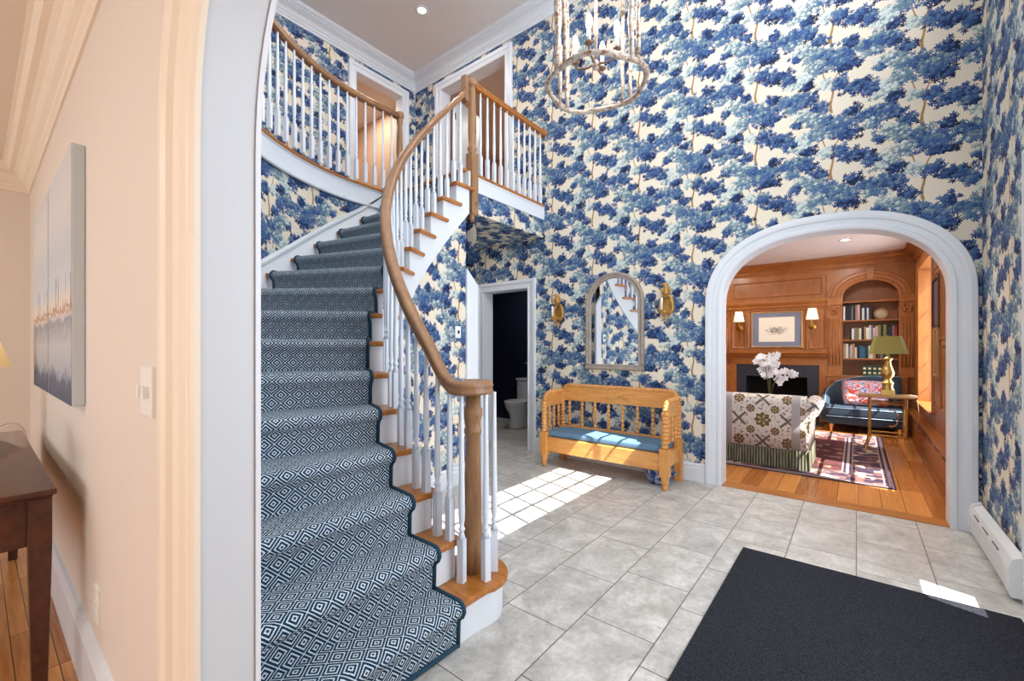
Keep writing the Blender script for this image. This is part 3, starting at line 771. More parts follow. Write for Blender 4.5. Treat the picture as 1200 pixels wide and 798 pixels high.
# ------------------------------------------------------------------ staircase
AC = (-1.55, 2.77); IR = 1.35; IL1 = .25; IL2 = IR*PI/2
def inner(s, inset=0.0):
    """point on the open edge of the stair; inset>0 moves towards the treads. s measured on the edge itself"""
    r = IR+inset; y0 = AC[1]-IR
    L1 = IL1; L2 = IL2
    if s <= L1: return (-1.30-s, y0-inset)
    if s <= L1+L2:
        a = (s-L1)/IR
        return (AC[0]-r*math.sin(a), AC[1]-r*math.cos(a))
    return (AC[0]-r, AC[1]+(s-L1-L2))
def s_of(n): return .155+(n-2)*.1705 if n >= 2 else .155*(n-1)
ANG = {1:89,2:90,3:87,4:84,5:79,6:71,7:60,8:46,9:34,10:25,11:18,12:13,13:8,14:3,15:0,16:0}
def flare(x): return max(.395, EC[1]-WB-(x-EC[0])*.26)
def left_pt(R, ang):
    d = (-math.cos(math.radians(ang)), -math.sin(math.radians(ang)))
    lo, hi = 0, 3
    for _ in range(40):
        m = (lo+hi)/2; x = R[0]+d[0]*m; y = R[1]+d[1]*m
        if x > EC[0]: inside = y > flare(x)
        elif y > EC[1]: inside = x > EC[0]-WA
        else: inside = ((x-EC[0])/WA)**2+((y-EC[1])/WB)**2 < 1
        if inside: lo = m
        else: hi = m
    return (R[0]+d[0]*lo, R[1]+d[1]*lo)
NOS = {}
for n in range(1,17):
    R_ = inner(s_of(n)); NOS[n] = (Vector((*R_,0)), Vector((*left_pt(R_,ANG[n]),0)))
def nl(n):   # nosing line, unit direction and down-stairs normal
    R_, L_ = NOS[n]; d = (L_-R_).normalized(); return R_, L_, d, Vector((-d.y,d.x,0))*(1 if n else 1)
for n in NOS:
    R_,L_,d,nn = nl(n)
    # normal must point away from the next step
stair = thing('staircase', 'curved white and oak staircase rising to the upstairs landing', 'staircase', (-1.9,1.5,0))
def normal(n):
    R_,L_,d,_ = nl(n); v = Vector((-d.y,d.x,0))
    ref = NOS[min(n+1,16)][0]+NOS[min(n+1,16)][1]-NOS[max(n-1,1)][0]-NOS[max(n-1,1)][1]
    return v if v.dot(ref) < 0 else -v
TT = .03
for n in range(1,16):
    R0,L0,d0,_ = nl(n); R1,L1,d1,_ = nl(n+1); n0 = normal(n); n1 = normal(n+1)
    z = n*RIS
    back = .03
    ext = .035
    a = R0-d0*ext; b = L0; c = L1-n1*back; e = R1-d1*ext-n1*back
    # return end runs a little past the next riser like a moulded bracket
    t_ = MB()
    if n == 1:
        P = [(c.x,c.y),(b.x,b.y),(a.x,a.y)]
        for k in range(0,13):
            an = math.radians(-8+k*15.5); P.append((-1.472+.188*math.cos(an), 1.512+.188*math.sin(an)))
        P.append((e.x,e.y))
    else:
        over = (R1-R0).normalized()*.085
        e2 = R1-d1*ext+over
        P = [(c.x,c.y),(b.x,b.y),(a.x,a.y),(e2.x,e2.y),(R1.x+over.x-n1.x*.0,R1.y+over.y),(e.x+d1.x*ext*.9,e.y+d1.y*ext*.9)]
    t_.prism(P, lambda x,y:(x,y,z-TT), lambda x,y:(x,y,z))
    t_.build('tread', M['oak'], stair, bevel=.008)
    r_ = MB()
    ri = .028
    p0 = R0-n0*ri; p1 = L0-n0*ri
    if n == 1:
        Q = [(p1.x,p1.y),(p0.x,p0.y)]
        for k in range(0,13):
            an = math.radians(-8+k*16); Q.append((-1.472+.160*math.cos(an), 1.512+.160*math.sin(an)))
        Q.append((R1.x,R1.y)); Q.append((L1.x,L1.y))
        r_.prism(Q, lambda x,y:(x,y,.0), lambda x,y:(x,y,z-TT))
    else:
        q0 = p0-n0*.02; q1 = p1-n0*.02
        r_.prism([(p0.x,p0.y),(p1.x,p1.y),(q1.x,q1.y),(q0.x,q0.y)], lambda x,y:(x,y,(n-1)*RIS), lambda x,y:(x,y,z-TT))
    r_.build('riser', M['white_trim'], stair)
# last riser up to the landing
R0,L0,d0,_ = nl(16); n0 = normal(16)
p0 = R0-n0*.028; p1 = L0-n0*.028
MB().prism([(p0.x,p0.y),(p1.x,p1.y),(p1.x-n0.x*.02,p1.y-n0.y*.02),(p0.x-n0.x*.02,p0.y-n0.y*.02)], lambda x,y:(x,y,15*RIS), lambda x,y:(x,y,F2-.03)).build('riser', M['white_trim'], stair)

# open (cut) string along the inner edge: stepped top, smooth raking bottom
S16 = s_of(16)
def nose_z(s):
    n = 2+(s-.155)/.1705 if s >= .155 else 1+s/.155
    return n*RIS
def string_bottom(s): return max(0.0, nose_z(s)-.47)
mb = MB()
for n in range(1,16):
    s0 = s_of(n)+.028; s1 = s_of(n+1)+.028; zt = n*RIS-TT
    if n == 1: s0 = .12
    K = 4; rows = [[],[],[],[]]
    for k in range(K+1):
        s = s0+(s1-s0)*k/K; zb = string_bottom(s)
        xo,yo = inner(s,-.004); xi,yi = inner(s,.022)
        rows[0].append((xo,yo,zb)); rows[1].append((xo,yo,zt)); rows[2].append((xi,yi,zt)); rows[3].append((xi,yi,zb))
    mb.grid(rows+[rows[0]], smooth=False)
mb.build('open_string', M['white_trim'], stair, recalc=False)
# wall (closed) skirt board with cap, following the curved wall
mb = MB(); rowsA=[[],[],[],[]]; cap=[[],[],[],[],[]]
pts = []
for n in range(1,17):
    L_ = NOS[n][1]; pts.append((L_.x,L_.y,n*RIS))
pts.append((EC[0]-WA, 2.96, F2+.0))
def lerp_path(pts, k):
    out=[]
    for i in range(len(pts)-1):
        for j in range(k): 
            f=j/k; a=Vector(pts[i]); b=Vector(pts[i+1]); out.append(a.lerp(b,f))
    out.append(Vector(pts[-1])); return out
for p in lerp_path(pts,4):
    t = math.atan2((EC[1]-p.y)/WB, (EC[0]-p.x)/WA) if p.y < EC[1] and p.x < EC[0] else None
    if t is not None:
        nx,ny = math.cos(t)/WA, math.sin(t)/WB; l = math.hypot(nx,ny); nx/=l; ny/=l
        w_ = Vector((EC[0]-WA*math.cos(t), EC[1]-WB*math.sin(t), p.z))
    elif p.x >= EC[0]: nx,ny = 0,1; w_ = Vector((p.x,flare(p.x),p.z))
    else: nx,ny = 1,0; w_ = Vector((EC[0]-WA,p.y,p.z))
    n_ = Vector((nx if t is None and p.x<EC[0] else (nx if t is not None else 0), ny if t is not None else (1 if p.x>=EC[0] else 0),0))
    n_ = Vector((1 if n_.x>0 else n_.x, n_.y,0)) if t is None else n_
    i_ = w_+n_*.018; zt = p.z+.085
    rowsA[0].append((w_.x,w_.y,p.z-.5)); rowsA[1].append((i_.x,i_.y,p.z-.5)); rowsA[2].append((i_.x,i_.y,zt)); rowsA[3].append((w_.x,w_.y,zt))
    c_ = w_+n_*.032
    for k,(q,zz) in enumerate(((w_,zt-.004),(c_,zt-.004),(c_,zt+.016),(w_+n_*.014,zt+.034),(w_,zt+.036))): cap[k].append((q.x,q.y,zz))
mb.grid(rowsA, smooth=True).grid(cap, smooth=False)
mb.build('wall_skirt', M['white_trim'], stair, recalc=False)

# papered wall under the open string
mb = MB(); rows=[[],[]]; uv=[[],[]]
K = 60; sA, sB = .30, IL1+IL2+.165
for k in range(K+1):
    s = sA+(sB-sA)*k/K; x,y = inner(s,.008); zt = string_bottom(s)+.01
    rows[0].append((x,y,0)); rows[1].append((x,y,max(.02,zt))); uv[0].append((s+.24,-3.435)); uv[1].append((s+.24,max(.02,zt)-3.435))
mb.grid(rows, uv)
o = mb.build('wall_under_stair_curve', M['wallpaper'], recalc=False); struct(o, 'curved wallpapered wall below the open side of the stair', 'wall')
path = [(*inner(sA+(sB-sA)*k/40,.006),0) for k in range(41)]
o = MB().sweep(path, [(0,0),(-.0,.17),(-.008,.172),(-.016,.15),(-.012,.135),(-.018,.12),(-.018,0)]).build('baseboard_stair', M['white_trim']); struct(o, 'white baseboard along the curved wall below the stair', 'baseboard')

# ------------------------------------------------------------------ carpet runner
run = thing('stair_runner', 'navy and white diamond woven carpet runner down the curved stairs', 'carpet runner', (-1.9,1.5,0))
IN_R = .135
def IN_LF(n): return .02 if n <= 3 else (.05 if n < 6 else .085)
IN_L = .085
rm = MB(); bd = MB(); NJ = 20
def prof(n, R0, L0, d0, n0, Rn, Ln, dn, nn, j):
    f = j/NJ; IN_L = IN_LF(n); IN_L2 = IN_LF(n+1)
    wid0 = (L0-R0).length; wid1 = (Ln-Rn).length
    p = R0+d0*(IN_R+(wid0-IN_R-IN_L)*f); q = Rn+dn*(IN_R+(wid1-IN_R-IN_L2)*f)
    z0 = (n-1)*RIS; z = n*RIS; P = []; U = []
    rb = p-n0*.020
    P.append(rb+Vector((0,0,z0+(.012 if n > 1 else .002)))); P.append(p-n0*.016+Vector((0,0,z-.075)))
    # padded rounded nosing
    for a in (-70,-40,-10,20,50,75,90):
        ar = math.radians(a); P.append(p-n0*.016+n0*(.034*math.cos(ar))+Vector((0,0,z-.022+.034*math.sin(ar))))
    e = q-nn*.020
    m = 3
    base = P[-1].copy()
    for k in range(1,m+1):
        t = base.lerp(Vector((e.x,e.y,z+.012)), k/m); P.append(t)
    v = 0; U = []
    u0 = (p-R0).dot(d0)
    for k, pt in enumerate(P):
        if k: v += (P[k]-P[k-1]).length if k < 9 else 0
        if k >= 9:
            rel = Vector((pt.x,pt.y,0))-R0; U.append((rel.dot(d0), v+max(0,-(rel.dot(n0))-.016)))
        else: U.append((u0, v))
    U = [(a, b+n*1.331) for a,b in U]
    return P, U
for n in range(1,16):
    R0,L0,d0,_ = nl(n); Rn,Ln,dn,_ = nl(n+1); n0 = normal(n); nn = normal(n+1)
    cols=[prof(n,R0,L0,d0,n0,Rn,Ln,dn,nn,j) for j in range(NJ+1)]
    rows=[[c[0][k] for c in cols] for k in range(len(cols[0][0]))]; uvs=[[c[1][k] for c in cols] for k in range(len(cols[0][0]))]
    rm.grid(rows, uvs)
    for j in (0,NJ): bd.tube(cols[j][0], .011, 6)
R0,L0,d0,_ = nl(16); n0 = normal(16)
rm.add([R0+d0*IN_R-n0*.02+Vector((0,0,15*RIS)), L0-d0*IN_L-n0*.02+Vector((0,0,15*RIS)), L0-d0*IN_L-n0*.02+Vector((0,0,F2-.03)), R0+d0*IN_R-n0*.02+Vector((0,0,F2-.03))], [(0,1,2,3)], [[(0,0),(.9,0),(.9,.19),(0,.19)]])
rm.build('carpet', M['carpet'], run, recalc=False)
# binding along the bottom edge
R0,L0,d0,_ = nl(1); n0 = normal(1)
bd.tube([R0+d0*IN_R-n0*.018+Vector((0,0,.012)), L0-d0*.02-n0*.018+Vector((0,0,.012))], .011, 6)
o = bd.build('edge_binding', M['binding'], run); o['label'] = 'plain dark teal bound edge'

# ------------------------------------------------------------------ railings
RAILP = [(-.030,-.022),(.030,-.022),(.034,-.008),(.026,.004),(.034,.016),(.028,.032),(.012,.042),(-.012,.042),(-.028,.032),(-.034,.016),(-.026,.004),(-.034,-.008)]
def baluster(mb, x, y, z0, z1, ang=0):
    h = z1-z0; bh = .20; w = .0165
    ca, sa = math.cos(ang), math.sin(ang)
    mb.obox((x,y,z0+bh/2), (w*ca,w*sa,0), (-w*sa,w*ca,0), (0,0,bh/2))
    mb.lathe([(.020,z0+bh),(.011,z0+bh+.028),(.010,z0+bh+.034),(.016,z0+bh+.044),(.016,z0+bh+.050),(.010,z0+bh+.058),(.0145,z0+bh+.085),(.016,z0+bh+.13),(.0135,z0+bh+.26),(.0095,z1-.02),(.0095,z1)], (x,y,0), 10)
def newel(mb, x, y, z0, z1, sq0, sq1, w, r):
    """square from z0+sq0.. etc"""
    mb.obox((x,y,(sq0+sq1)/2), (w,0,0), (0,w,0), (0,0,(sq1-sq0)/2))
rail = thing('stair_railing', 'oak handrail with white turned balusters curving up the stairs', 'railing', (-1.46,1.52,RIS))
def rail_z(s): return nose_z(s)+.70
path = []
# volute curl over the bottom newel
NX, NY = -1.455, 1.515
ZV = 1.075
for k in range(0,15):
    a = math.radians(200-k*27); r = .045+.0042*k
    path.append((NX+r*math.cos(a), NY+r*math.sin(a), ZV))
# path ends at a = 200-378=-178 .. open to the rail line
cur = Vector(path[-1])
path = [p for p in path]
s_start = .27
for k in range(0,4):
    pass
RI = .030
vol_end = None
tail = []
S = s_start
smax = s_of(16)-.02
while S < smax:
    x,y = inner(S,RI); z = rail_z(S); ez = ZV
    # soft blend between the level volute and the rake
    z = .5*(z+ez+math.sqrt((z-ez)**2+.004)) if S < 1.0 else z
    tail.append((x,y,z)); S += .04
# plan: curl goes round the far side of the newel and joins the rail line from the front
curl = []
a0, a1 = math.radians(250), math.radians(-95)
for k in range(0,21):
    f = k/20; a = math.radians(120)-f*math.radians(212); r = .035+f*.082
    curl.append((NX+r*math.cos(a), NY+.0+r*math.sin(a), ZV))
hp = curl+[( -1.52,inner(.2,RI)[1]+.004,ZV+.001)]+tail
top = Vector(hp[-1])
hp += [(top.x,top.y+.035,top.z+.05)]
def smooth_path(P, it=2):
    P = [Vector(p) for p in P]
    for _ in range(it):
        P = [P[0]]+[(P[i-1]+P[i]*2+P[i+1])/4 for i in range(1,len(P)-1)]+[P[-1]]
    return P
hp = smooth_path(hp,2)
h = MB().sweep(hp, RAILP, smooth=True)
gx_,gy_ = top.x+.002, top.y+.02
h.sweep([(gx_,gy_-.02,top.z+.02),(gx_,gy_+.0,top.z+.02)], RAILP)
h.obox((gx_,gy_+.012,top.z+.085),(.030,0,0),(0,.024,0),(0,0,.12))
h.lathe([(.0,ZV-.024),(.06,ZV-.024),(.07,ZV-.008),(.066,ZV+.004),(.07,ZV+.016),(.06,ZV+.034),(.03,ZV+.044),(0,ZV+.045)], (NX,NY,0), 20)
h.build('handrail', M['oak_rail'], rail, recalc=True)
nb = MB()
z = RIS
nb.lathe([(.043,z),(.043,z+.10),(.046,z+.115),(.046,z+.125),(.040,z+.135),(.044,z+.20),(.0445,z+.32),(.036,z+.58),(.034,z+.66),(.044,z+.675),(.044,z+.69),(.036,z+.70),(.040,z+.73),(.048,z+.76),(.048,z+.79),(.036,z+.80),(.036,ZV-.02)], (NX,NY,0), 18)
nb.build('newel_post', M['oak_newel'], rail)
def stair_baluster(s, n):
    x,y = inner(s,.030); x2,y2 = inner(s+.01,.030)
    zt = rail_z(s)
    zt = (.5*(zt+ZV+math.sqrt((zt-ZV)**2+.004)) if s < 1.0 else zt)-.018
    b = MB(); baluster(b, x, y, n*RIS-.001, zt, math.atan2(y2-y,x2-x)); b.build('baluster', M['white_rail'], rail)
for n in range(2,16):
    for f in (.16,.66): stair_baluster(s_of(n)+(s_of(n+1)-s_of(n))*f, n)
for a in (-75,-10,45,110):
    x = NX+.105*math.cos(math.radians(a)); y = NY+.105*math.sin(math.radians(a))
    b = MB(); baluster(b, x, y, RIS-.001, ZV-.018, math.radians(a)); b.build('baluster', M['white_rail'], rail)

# landing railing with the square newel
LX, LY = -2.955, 3.07
land = thing('landing_railing', 'short straight oak railing across the upstairs landing edge', 'railing', (LX,LY,F2))
ZR = 3.875
r_ = MB().sweep([(LX,LY+.03,ZR-.02),(LX,YB-.012,ZR-.02)], RAILP, smooth=False)
r_.lathe([(.0,YB-.016),(.05,YB-.016),(.05,YB-.004)][:3], (LX,0,ZR-.01), 14, axis='y')
r_.build('handrail', M['oak'], land)
nb = MB()
nb.lathe([(.0,2.50),(.022,2.51),(.034,2.535),(.03,2.56),(.046,2.585)], (LX,LY,0), 16)
nb.obox((LX,LY,2.88), (.044,0,0),(0,.044,0),(0,0,.30))
nb.lathe([(.044,3.18),(.036,3.20),(.046,3.22),(.048,3.235),(.036,3.255),(.036,3.29),(.043,3.40),(.042,3.52),(.033,3.74),(.032,3.78),(.040,3.795),(.032,3.81),(.032,ZR-.04),(.05,ZR-.03),(.056,ZR-.01),(.056,ZR+.02),(.04,ZR+.035),(0,ZR+.04)], (LX,LY,0), 18)
nb.build('newel_post', M['oak_newel'], land, bevel=.005)
for k in range(11):
    y = LY+.12+k*(YB-.05-LY-.12)/10.3
    b = MB(); baluster(b, LX, y, F2-.001, ZR-.038); b.build('baluster', M['white_rail'], land)
# gallery railing on the curve
gal = thing('gallery_railing', 'curved oak and white railing along the upstairs gallery', 'railing', (-4.05,2.96,F2))
GA, GB = WA-.10, WB-.10
gp = ell_path(GA, GB, math.radians(88), 60, 2.99)
MB().sweep([(x,y,ZR-.02) for x,y in gp], RAILP, smooth=True).build('handrail', M['oak_rail'], gal)
x,y = gp[0]
nb = MB().obox((x,y,F2+.16),(.036,0,0),(0,.036,0),(0,0,.16))
nb.lathe([(.036,F2+.32),(.028,F2+.34),(.036,F2+.36),(.028,F2+.38),(.036,F2+.46),(.034,F2+.6),(.026,F2+.76),(.034,F2+.79),(.034,ZR-.03),(.045,ZR-.02),(.045,ZR+.03),(0,ZR+.04)], (x,y,0), 16)
nb.build('newel_post', M['oak_newel'], gal)
Lg = [0]
for i in range(1,len(gp)): Lg.append(Lg[-1]+math.dist(gp[i],gp[i-1]))
d = .11
while d < Lg[-1]-.05:
    i = next(k for k in range(len(Lg)) if Lg[k] >= d); f = (d-Lg[i-1])/(Lg[i]-Lg[i-1])
    x = gp[i-1][0]+(gp[i][0]-gp[i-1][0])*f; y = gp[i-1][1]+(gp[i][1]-gp[i-1][1])*f
    b = MB(); baluster(b, x, y, F2-.001, ZR-.038, math.atan2(gp[i][1]-gp[i-1][1],gp[i][0]-gp[i-1][0])); b.build('baluster', M['white_rail'], gal)
    d += .108
# ------------------------------------------------------------------ hall furniture
# bench
BX0, BX1, BY0, BY1 = -2.635, -1.335, 3.86, 4.235
bench = thing('bench', 'honey pine hall bench with bobbin turned posts against the papered wall', 'bench', ((BX0+BX1)/2,(BY0+BY1)/2,0))
def bobbin(path, r0, r1, pitch):
    P = [Vector(p) for p in path]; L=[0]
    for i in range(1,len(P)): L.append(L[-1]+(P[i]-P[i-1]).length)
    n = max(6,int(L[-1]/pitch*8)); out=[]; rs=[]
    for k in range(n+1):
        d = L[-1]*k/n; i = next((q for q in range(1,len(L)) if L[q] >= d-1e-9), len(L)-1)
        f = (d-L[i-1])/max(1e-9,L[i]-L[i-1]); out.append(P[i-1].lerp(P[i],f))
        rs.append(r0+(r1-r0)*abs(math.sin(PI*d/pitch))**.7)
    return out, rs
def front_post(x):
    p = MB()
    p.obox((x,BY0,.245),(.042,0,0),(0,.036,0),(0,0,.125))
    p.lathe([(.022,0),(.03,.012),(.03,.03),(.024,.04),(.034,.06),(.036,.09),(.038,.125)], (x,BY0,0), 14)
    q, r = bobbin([(x,BY0,.37),(x,BY0,.70)], .021, .033, .036); p.tube(q, r, 12)
    return p
for x in (BX0,BX1):
    front_post(x).build('front_leg', M['pine_up'], bench, bevel=.004)
    p = MB(); p.obox((x,BY1,.20),(.034,0,0),(0,.03,0),(0,0,.20)); 
    q, r = bobbin([(x,BY1,.40),(x,BY1,.74)], .02, .03, .036); p.tube(q, r, 12)
    p.build('back_leg', M['pine_up'], bench, bevel=.003)
    sx = 1 if x == BX0 else -1
    # arm: bobbin rod that bends from the front post to the back post, board below, spindles
    q, r = bobbin([(x,BY0,.70),(x,BY0+.006,.735),(x,BY0+.03,.765),(x,BY0+.07,.785),(x,BY0+.13,.79),(x,BY1-.02,.79)], .013, .024, .030)
    MB().tube(q, r, 10).build('arm_rail', M['pine'], bench)
    MB().prism([(BY0+.015,.64),(BY1-.01,.64),(BY1-.01,.785),(BY0+.10,.78),(BY0+.05,.765),(BY0+.018,.725)], lambda a,b:(x-.009,a,b), lambda a,b:(x+.009,a,b)).build('arm_board', M['pine'], bench, bevel=.003)
    for k in range(1,4):
        y = BY0+(BY1-BY0)*k/4
        q, r = bobbin([(x,y,.40),(x,y,.645)], .009, .018, .045); MB().tube(q, r, 8).build('arm_spindle', M['pine_up'], bench)
    MB().box(x-.012,x+.012,BY0+.03,BY1-.02,.19,.32).build('side_rail', M['pine'], bench, bevel=.003)
MB().box(BX0+.03,BX1-.03,BY0-.012,BY0+.014,.165,.315).build('front_rail', M['pine'], bench, bevel=.004)
MB().box(BX0+.03,BX1-.03,BY1-.012,BY1+.012,.20,.40).build('back_rail', M['pine'], bench, bevel=.004)
MB().box(BX0+.01,BX1-.01,BY0+.01,BY1-.005,.298,.318).build('seat', M['pine'], bench, bevel=.003)
# back: top bobbin rod with bent corners, wide board with a low carved patch, eight spindles
q, r = bobbin([(BX0,BY1,.72),(BX0+.004,BY1,.79),(BX0+.03,BY1,.83),(BX0+.075,BY1,.852),(BX1-.075,BY1,.852),(BX1-.03,BY1,.83),(BX1-.004,BY1,.79),(BX1,BY1,.72)], .011, .023, .028)
MB().tube(q, r, 10).build('back_top_rail', M['pine'], bench)
b = MB().prism([(BX0+.01,.68),(BX1-.01,.68),(BX1-.01,.79),(BX1-.08,.845),(BX0+.08,.845),(BX0+.01,.79)], lambda a,c:(a,BY1-.010,c), lambda a,c:(a,BY1+.010,c))
bd_ = b.build('back_board', M['pine'], bench, bevel=.003)
cv = MB(); cx = (BX0+BX1)/2
for k in range(-3,4):
    cv.lathe([(0,-.008),(.012,-.006),(.016,0)], (cx+k*.036,BY1-.0105,.765+.012*math.cos(k*1.2)), 8, axis='y', sx=1.2)
for s_ in (-1,1): cv.tube([(cx+s_*(.03+.02*i), BY1-.012, .742+.012*math.sin(i*1.4)) for i in range(7)], .005, 6)
cv.build('carving', M['pine'], bd_)
for k in range(8):
    x = BX0+.09+k*(BX1-BX0-.18)/7
    q, r = bobbin([(x,BY1,.395),(x,BY1,.685)], .009, .019, .045); MB().tube(q, r, 8).build('back_spindle', M['pine_up'], bench)
# cushion
def pad(x0,x1,y0,y1,z0,z1,rr,n=3):
    mb = MB(); P=[]
    return mb.box(x0,x1,y0,y1,z0,z1)
o = MB().box(BX0+.035,BX1-.035,BY0+.012,BY1-.016,.319,.385).build('bench_cushion', M['blue_velvet'], bevel=.024)
o.modifiers['bevel'].segments = 4
tag(o, 'slate blue seat cushion lying on the pine bench', 'cushion')
# willow pattern pot under the bench
pot = thing('cachepot', 'blue and white glazed pot with two lug handles under the bench', 'pot', (-1.455,4.06,0))
MB().lathe([(.0,.004),(.085,.0),(.10,.012),(.118,.05),(.124,.09),(.116,.118),(.124,.128),(.124,.136),(.11,.136),(.104,.12),(.11,.08),(.09,.02),(0,.015)], (-1.455,4.06,0), 24).build('bowl', M['willow'], pot)
for s_ in (-1,1):
    MB().tube([(-1.455+s_*.118,4.06-.03,.10),(-1.455+s_*.15,4.06-.02,.112),(-1.455+s_*.158,4.06,.114),(-1.455+s_*.15,4.06+.02,.112),(-1.455+s_*.118,4.06+.03,.10)], .008, 8).build('handle', M['willow'], pot)

# arched mirror
mx0, mx1, mz0, mzs, mzt = -2.375, -1.705, 1.035, 1.76, 2.085
mir = thing('mirror', 'arched mirror in a weathered grey wooden frame above the bench', 'mirror', ((mx0+mx1)/2,YB-.03,mz0))
al = arch_loop(mx0+.06, mx1-.06, mzs, mzt-.06, 24, mz0+.06)
pf = [(0,.0),(0,.026),(.008,.034),(.02,.028),(.03,.034),(.045,.04),(.056,.034),(.062,.02),(.062,0)]
f = MB(); f.casing(al, pf, fnBf)
f.casing([(mx0,mz0+.06),(mx1,mz0+.06)], [(-o_,d_+.001) for o_,d_ in pf], fnBf)
f.build('frame', M['mirror_frame'], mir)
mp = [(x,z) for x,z in al]
MB().prism(mp, lambda a,b:(a,YB-.012,b), lambda a,b:(a,YB-.004,b)).build('glass', M['mirror'], mir)

# brass candle sconces
def sconce(name_label, x, z):
    t = thing('wall_sconce', name_label, 'sconce', (x,YB,z))
    p = MB(); rnd = random.Random(int(x*100))
    # carved cartouche: pierced oval scrollwork with a bird crest and a dropped tail
    p.tube([(x+.062*math.cos(a), YB-.03, z+.085*math.sin(a)) for a in [2*PI*k/20 for k in range(20)]], .014, 8, closed=True)
    for s_ in (-1,1):
        p.tube([(x+s_*(.02+.045*math.sin(k*.5)), YB-.035, z-.13+.03*k) for k in range(7)], [.006,.010,.014,.015,.013,.011,.007], 8)
        p.tube([(x+s_*(.012+.012*k*(.5 if k>3 else 1)), YB-.04-.004*k, z+.10+.014*k) for k in range(5)], [.014,.016,.014,.010,.004], 8)
    p.lathe([(0,.0),(.026,.008),(.03,.03),(.02,.055),(.026,.075),(.022,.095),(.0,.105)], (x,YB-.045,z+.085), 12)
    p.tube([(x,YB-.04,z-.12),(x,YB-.035,z-.17),(x-.004,YB-.03,z-.20)], [.012,.010,.003], 8)
    p.tube([(x+.02,YB-.05,z+.18),(x-.015,YB-.07,z+.195),(x-.04,YB-.07,z+.18)], [.016,.012,.004], 8)
    p.lathe([(.05,-.012),(.056,-.004),(.05,0)], (x,YB,z-.02), 16, axis='y', sy=1.5)
    p.build('backplate', M['gilt'], t)
    a = MB().tube([(x,YB-.05,z-.10),(x-.005,YB-.10,z-.115),(x-.012,YB-.13,z-.10),(x-.012,YB-.13,z-.075)], .007, 8)
    a.lathe([(.006,z-.085),(.024,z-.075),(.026,z-.068),(.012,z-.065)], (x-.012,YB-.13,0), 14)
    a.build('arm', M['gilt'], t)
    MB().lathe([(.011,z-.066),(.0115,z+.05),(.004,z+.055),(0,z+.056)], (x-.012,YB-.13,0), 12).build('candle', M['plastic'], t)
sconce('carved gilt candle sconce on the wall left of the mirror', -2.735, 1.70)
sconce('carved gilt candle sconce on the wall right of the mirror', -1.47, 1.71)

# mat
tag(MB().box(-.56,.60,1.0,3.045,.001,.014).build('door_mat', M['mat'], bevel=.004), 'large charcoal ribbed mat on the grey tile floor', 'mat')

# baseboard heater
ht = thing('baseboard_heater', 'white baseboard heater along the right wall by the arch', 'heater', (XR,3.76,0))
hp_ = [(XR-.018,.035),(XR-.072,.035),(XR-.076,.16),(XR-.06,.205),(XR-.02,.225),(XR-.018,.225)]
cov = MB().prism(hp_, lambda a,b:(a,3.33,b), lambda a,b:(a,4.20,b)).build('cover', M['heater'], ht, bevel=.003)
for y0,y1 in ((3.25,3.335),(4.195,4.255)):
    P = [(XR-.017,.02),(XR-.070,.02),(XR-.080,.05),(XR-.081,.16),(XR-.064,.212),(XR-.02,.232),(XR-.017,.232)]
    MB().prism(P, lambda a,b:(a,y0,b), lambda a,b:(a,y1,b)).build('end_cap', M['heater'], ht, bevel=.005)
for k in range(3):
    y = 3.46+k*.24
    MB().obox((XR-.0715,y+.08,.172),(.0025,0,.0),(0,.06,0),(-.004,0,.008)).build('louver_slot', M['dark_metal'], cov)

# light switch on the curved wall below the stairs
sx, sy = inner(IL1+IL2+.05, -.002)
sw = thing('light_switch', 'white switch plate with dark toggle on the curved wall under the stairs', 'light switch', (sx,2.82,1.42))
MB().box(sx-.004,sx+.005,2.785,2.855,1.365,1.475).build('plate', M['plastic'], sw, bevel=.002)
MB().box(sx+.004,sx+.016,2.813,2.827,1.405,1.435).build('toggle', M['dark_metal'], sw)

# lantern chandelier of whitewashed twigs
CX, CY, CZ, CRR = -1.18, 2.256, 2.795, .277
ch = thing('chandelier', 'whitewashed twig lantern chandelier hanging high in the stair hall', 'chandelier', (CX,CY,CZ))
def wavy_ring(z, r, seed, th):
    rr = random.Random(seed); ph = rr.random()*6
    return MB().tube([(CX+(r+.006*math.sin(5*a+ph))*math.cos(a), CY+(r+.006*math.sin(5*a+ph))*math.sin(a), z+.006*math.sin(4*a+ph)) for a in [2*PI*k/48 for k in range(48)]], [th*(1+.18*math.sin(7*2*PI*k/48)) for k in range(48)], 10, closed=True)
wavy_ring(CZ, CRR, 1, .0155).build('lower_ring', M['birch'], ch)
wavy_ring(CZ+.92, CRR, 2, .0155).build('upper_ring', M['birch'], ch)
for k in range(4):
    a0 = math.radians(158+90*k)
    for j in (0,1):
        a = a0+j*.22; x = CX+CRR*math.cos(a); y = CY+CRR*math.sin(a); zz0 = CZ-(.02 if j==0 else -.01)
        rr = random.Random(k*10+j)
        P = [(x+rr.uniform(-.006,.006), y+rr.uniform(-.006,.006), zz0+(.96*i/9)) for i in range(10)]
        tw = MB().tube(P, [.0125+rr.uniform(-.0025,.003) for _ in P], 9)
        for i in (3,6):
            p = Vector(P[i]); d = Vector((math.cos(a+1.2+i),math.sin(a+1.2+i),.6))
            tw.tube([p, p+d*.022+Vector((0,0,.01)), p+d*.034+Vector((0,0,.04)), p+d*.03+Vector((0,0,.075))], [.006,.005,.004,.002], 6)
        tw.build('twig_upright', M['birch'], ch)
hub = MB().tube([(CX,CY,CZ+.10),(CX,CY,CZ+.5),(CX,CY,CZ+.92),(CX,CY,CEIL-.03)], [.010,.010,.009,.006], 10)
hub.lathe([(0,CZ+.085),(.018,CZ+.095),(.024,CZ+.12),(.012,CZ+.14)], (CX,CY,0), 14)
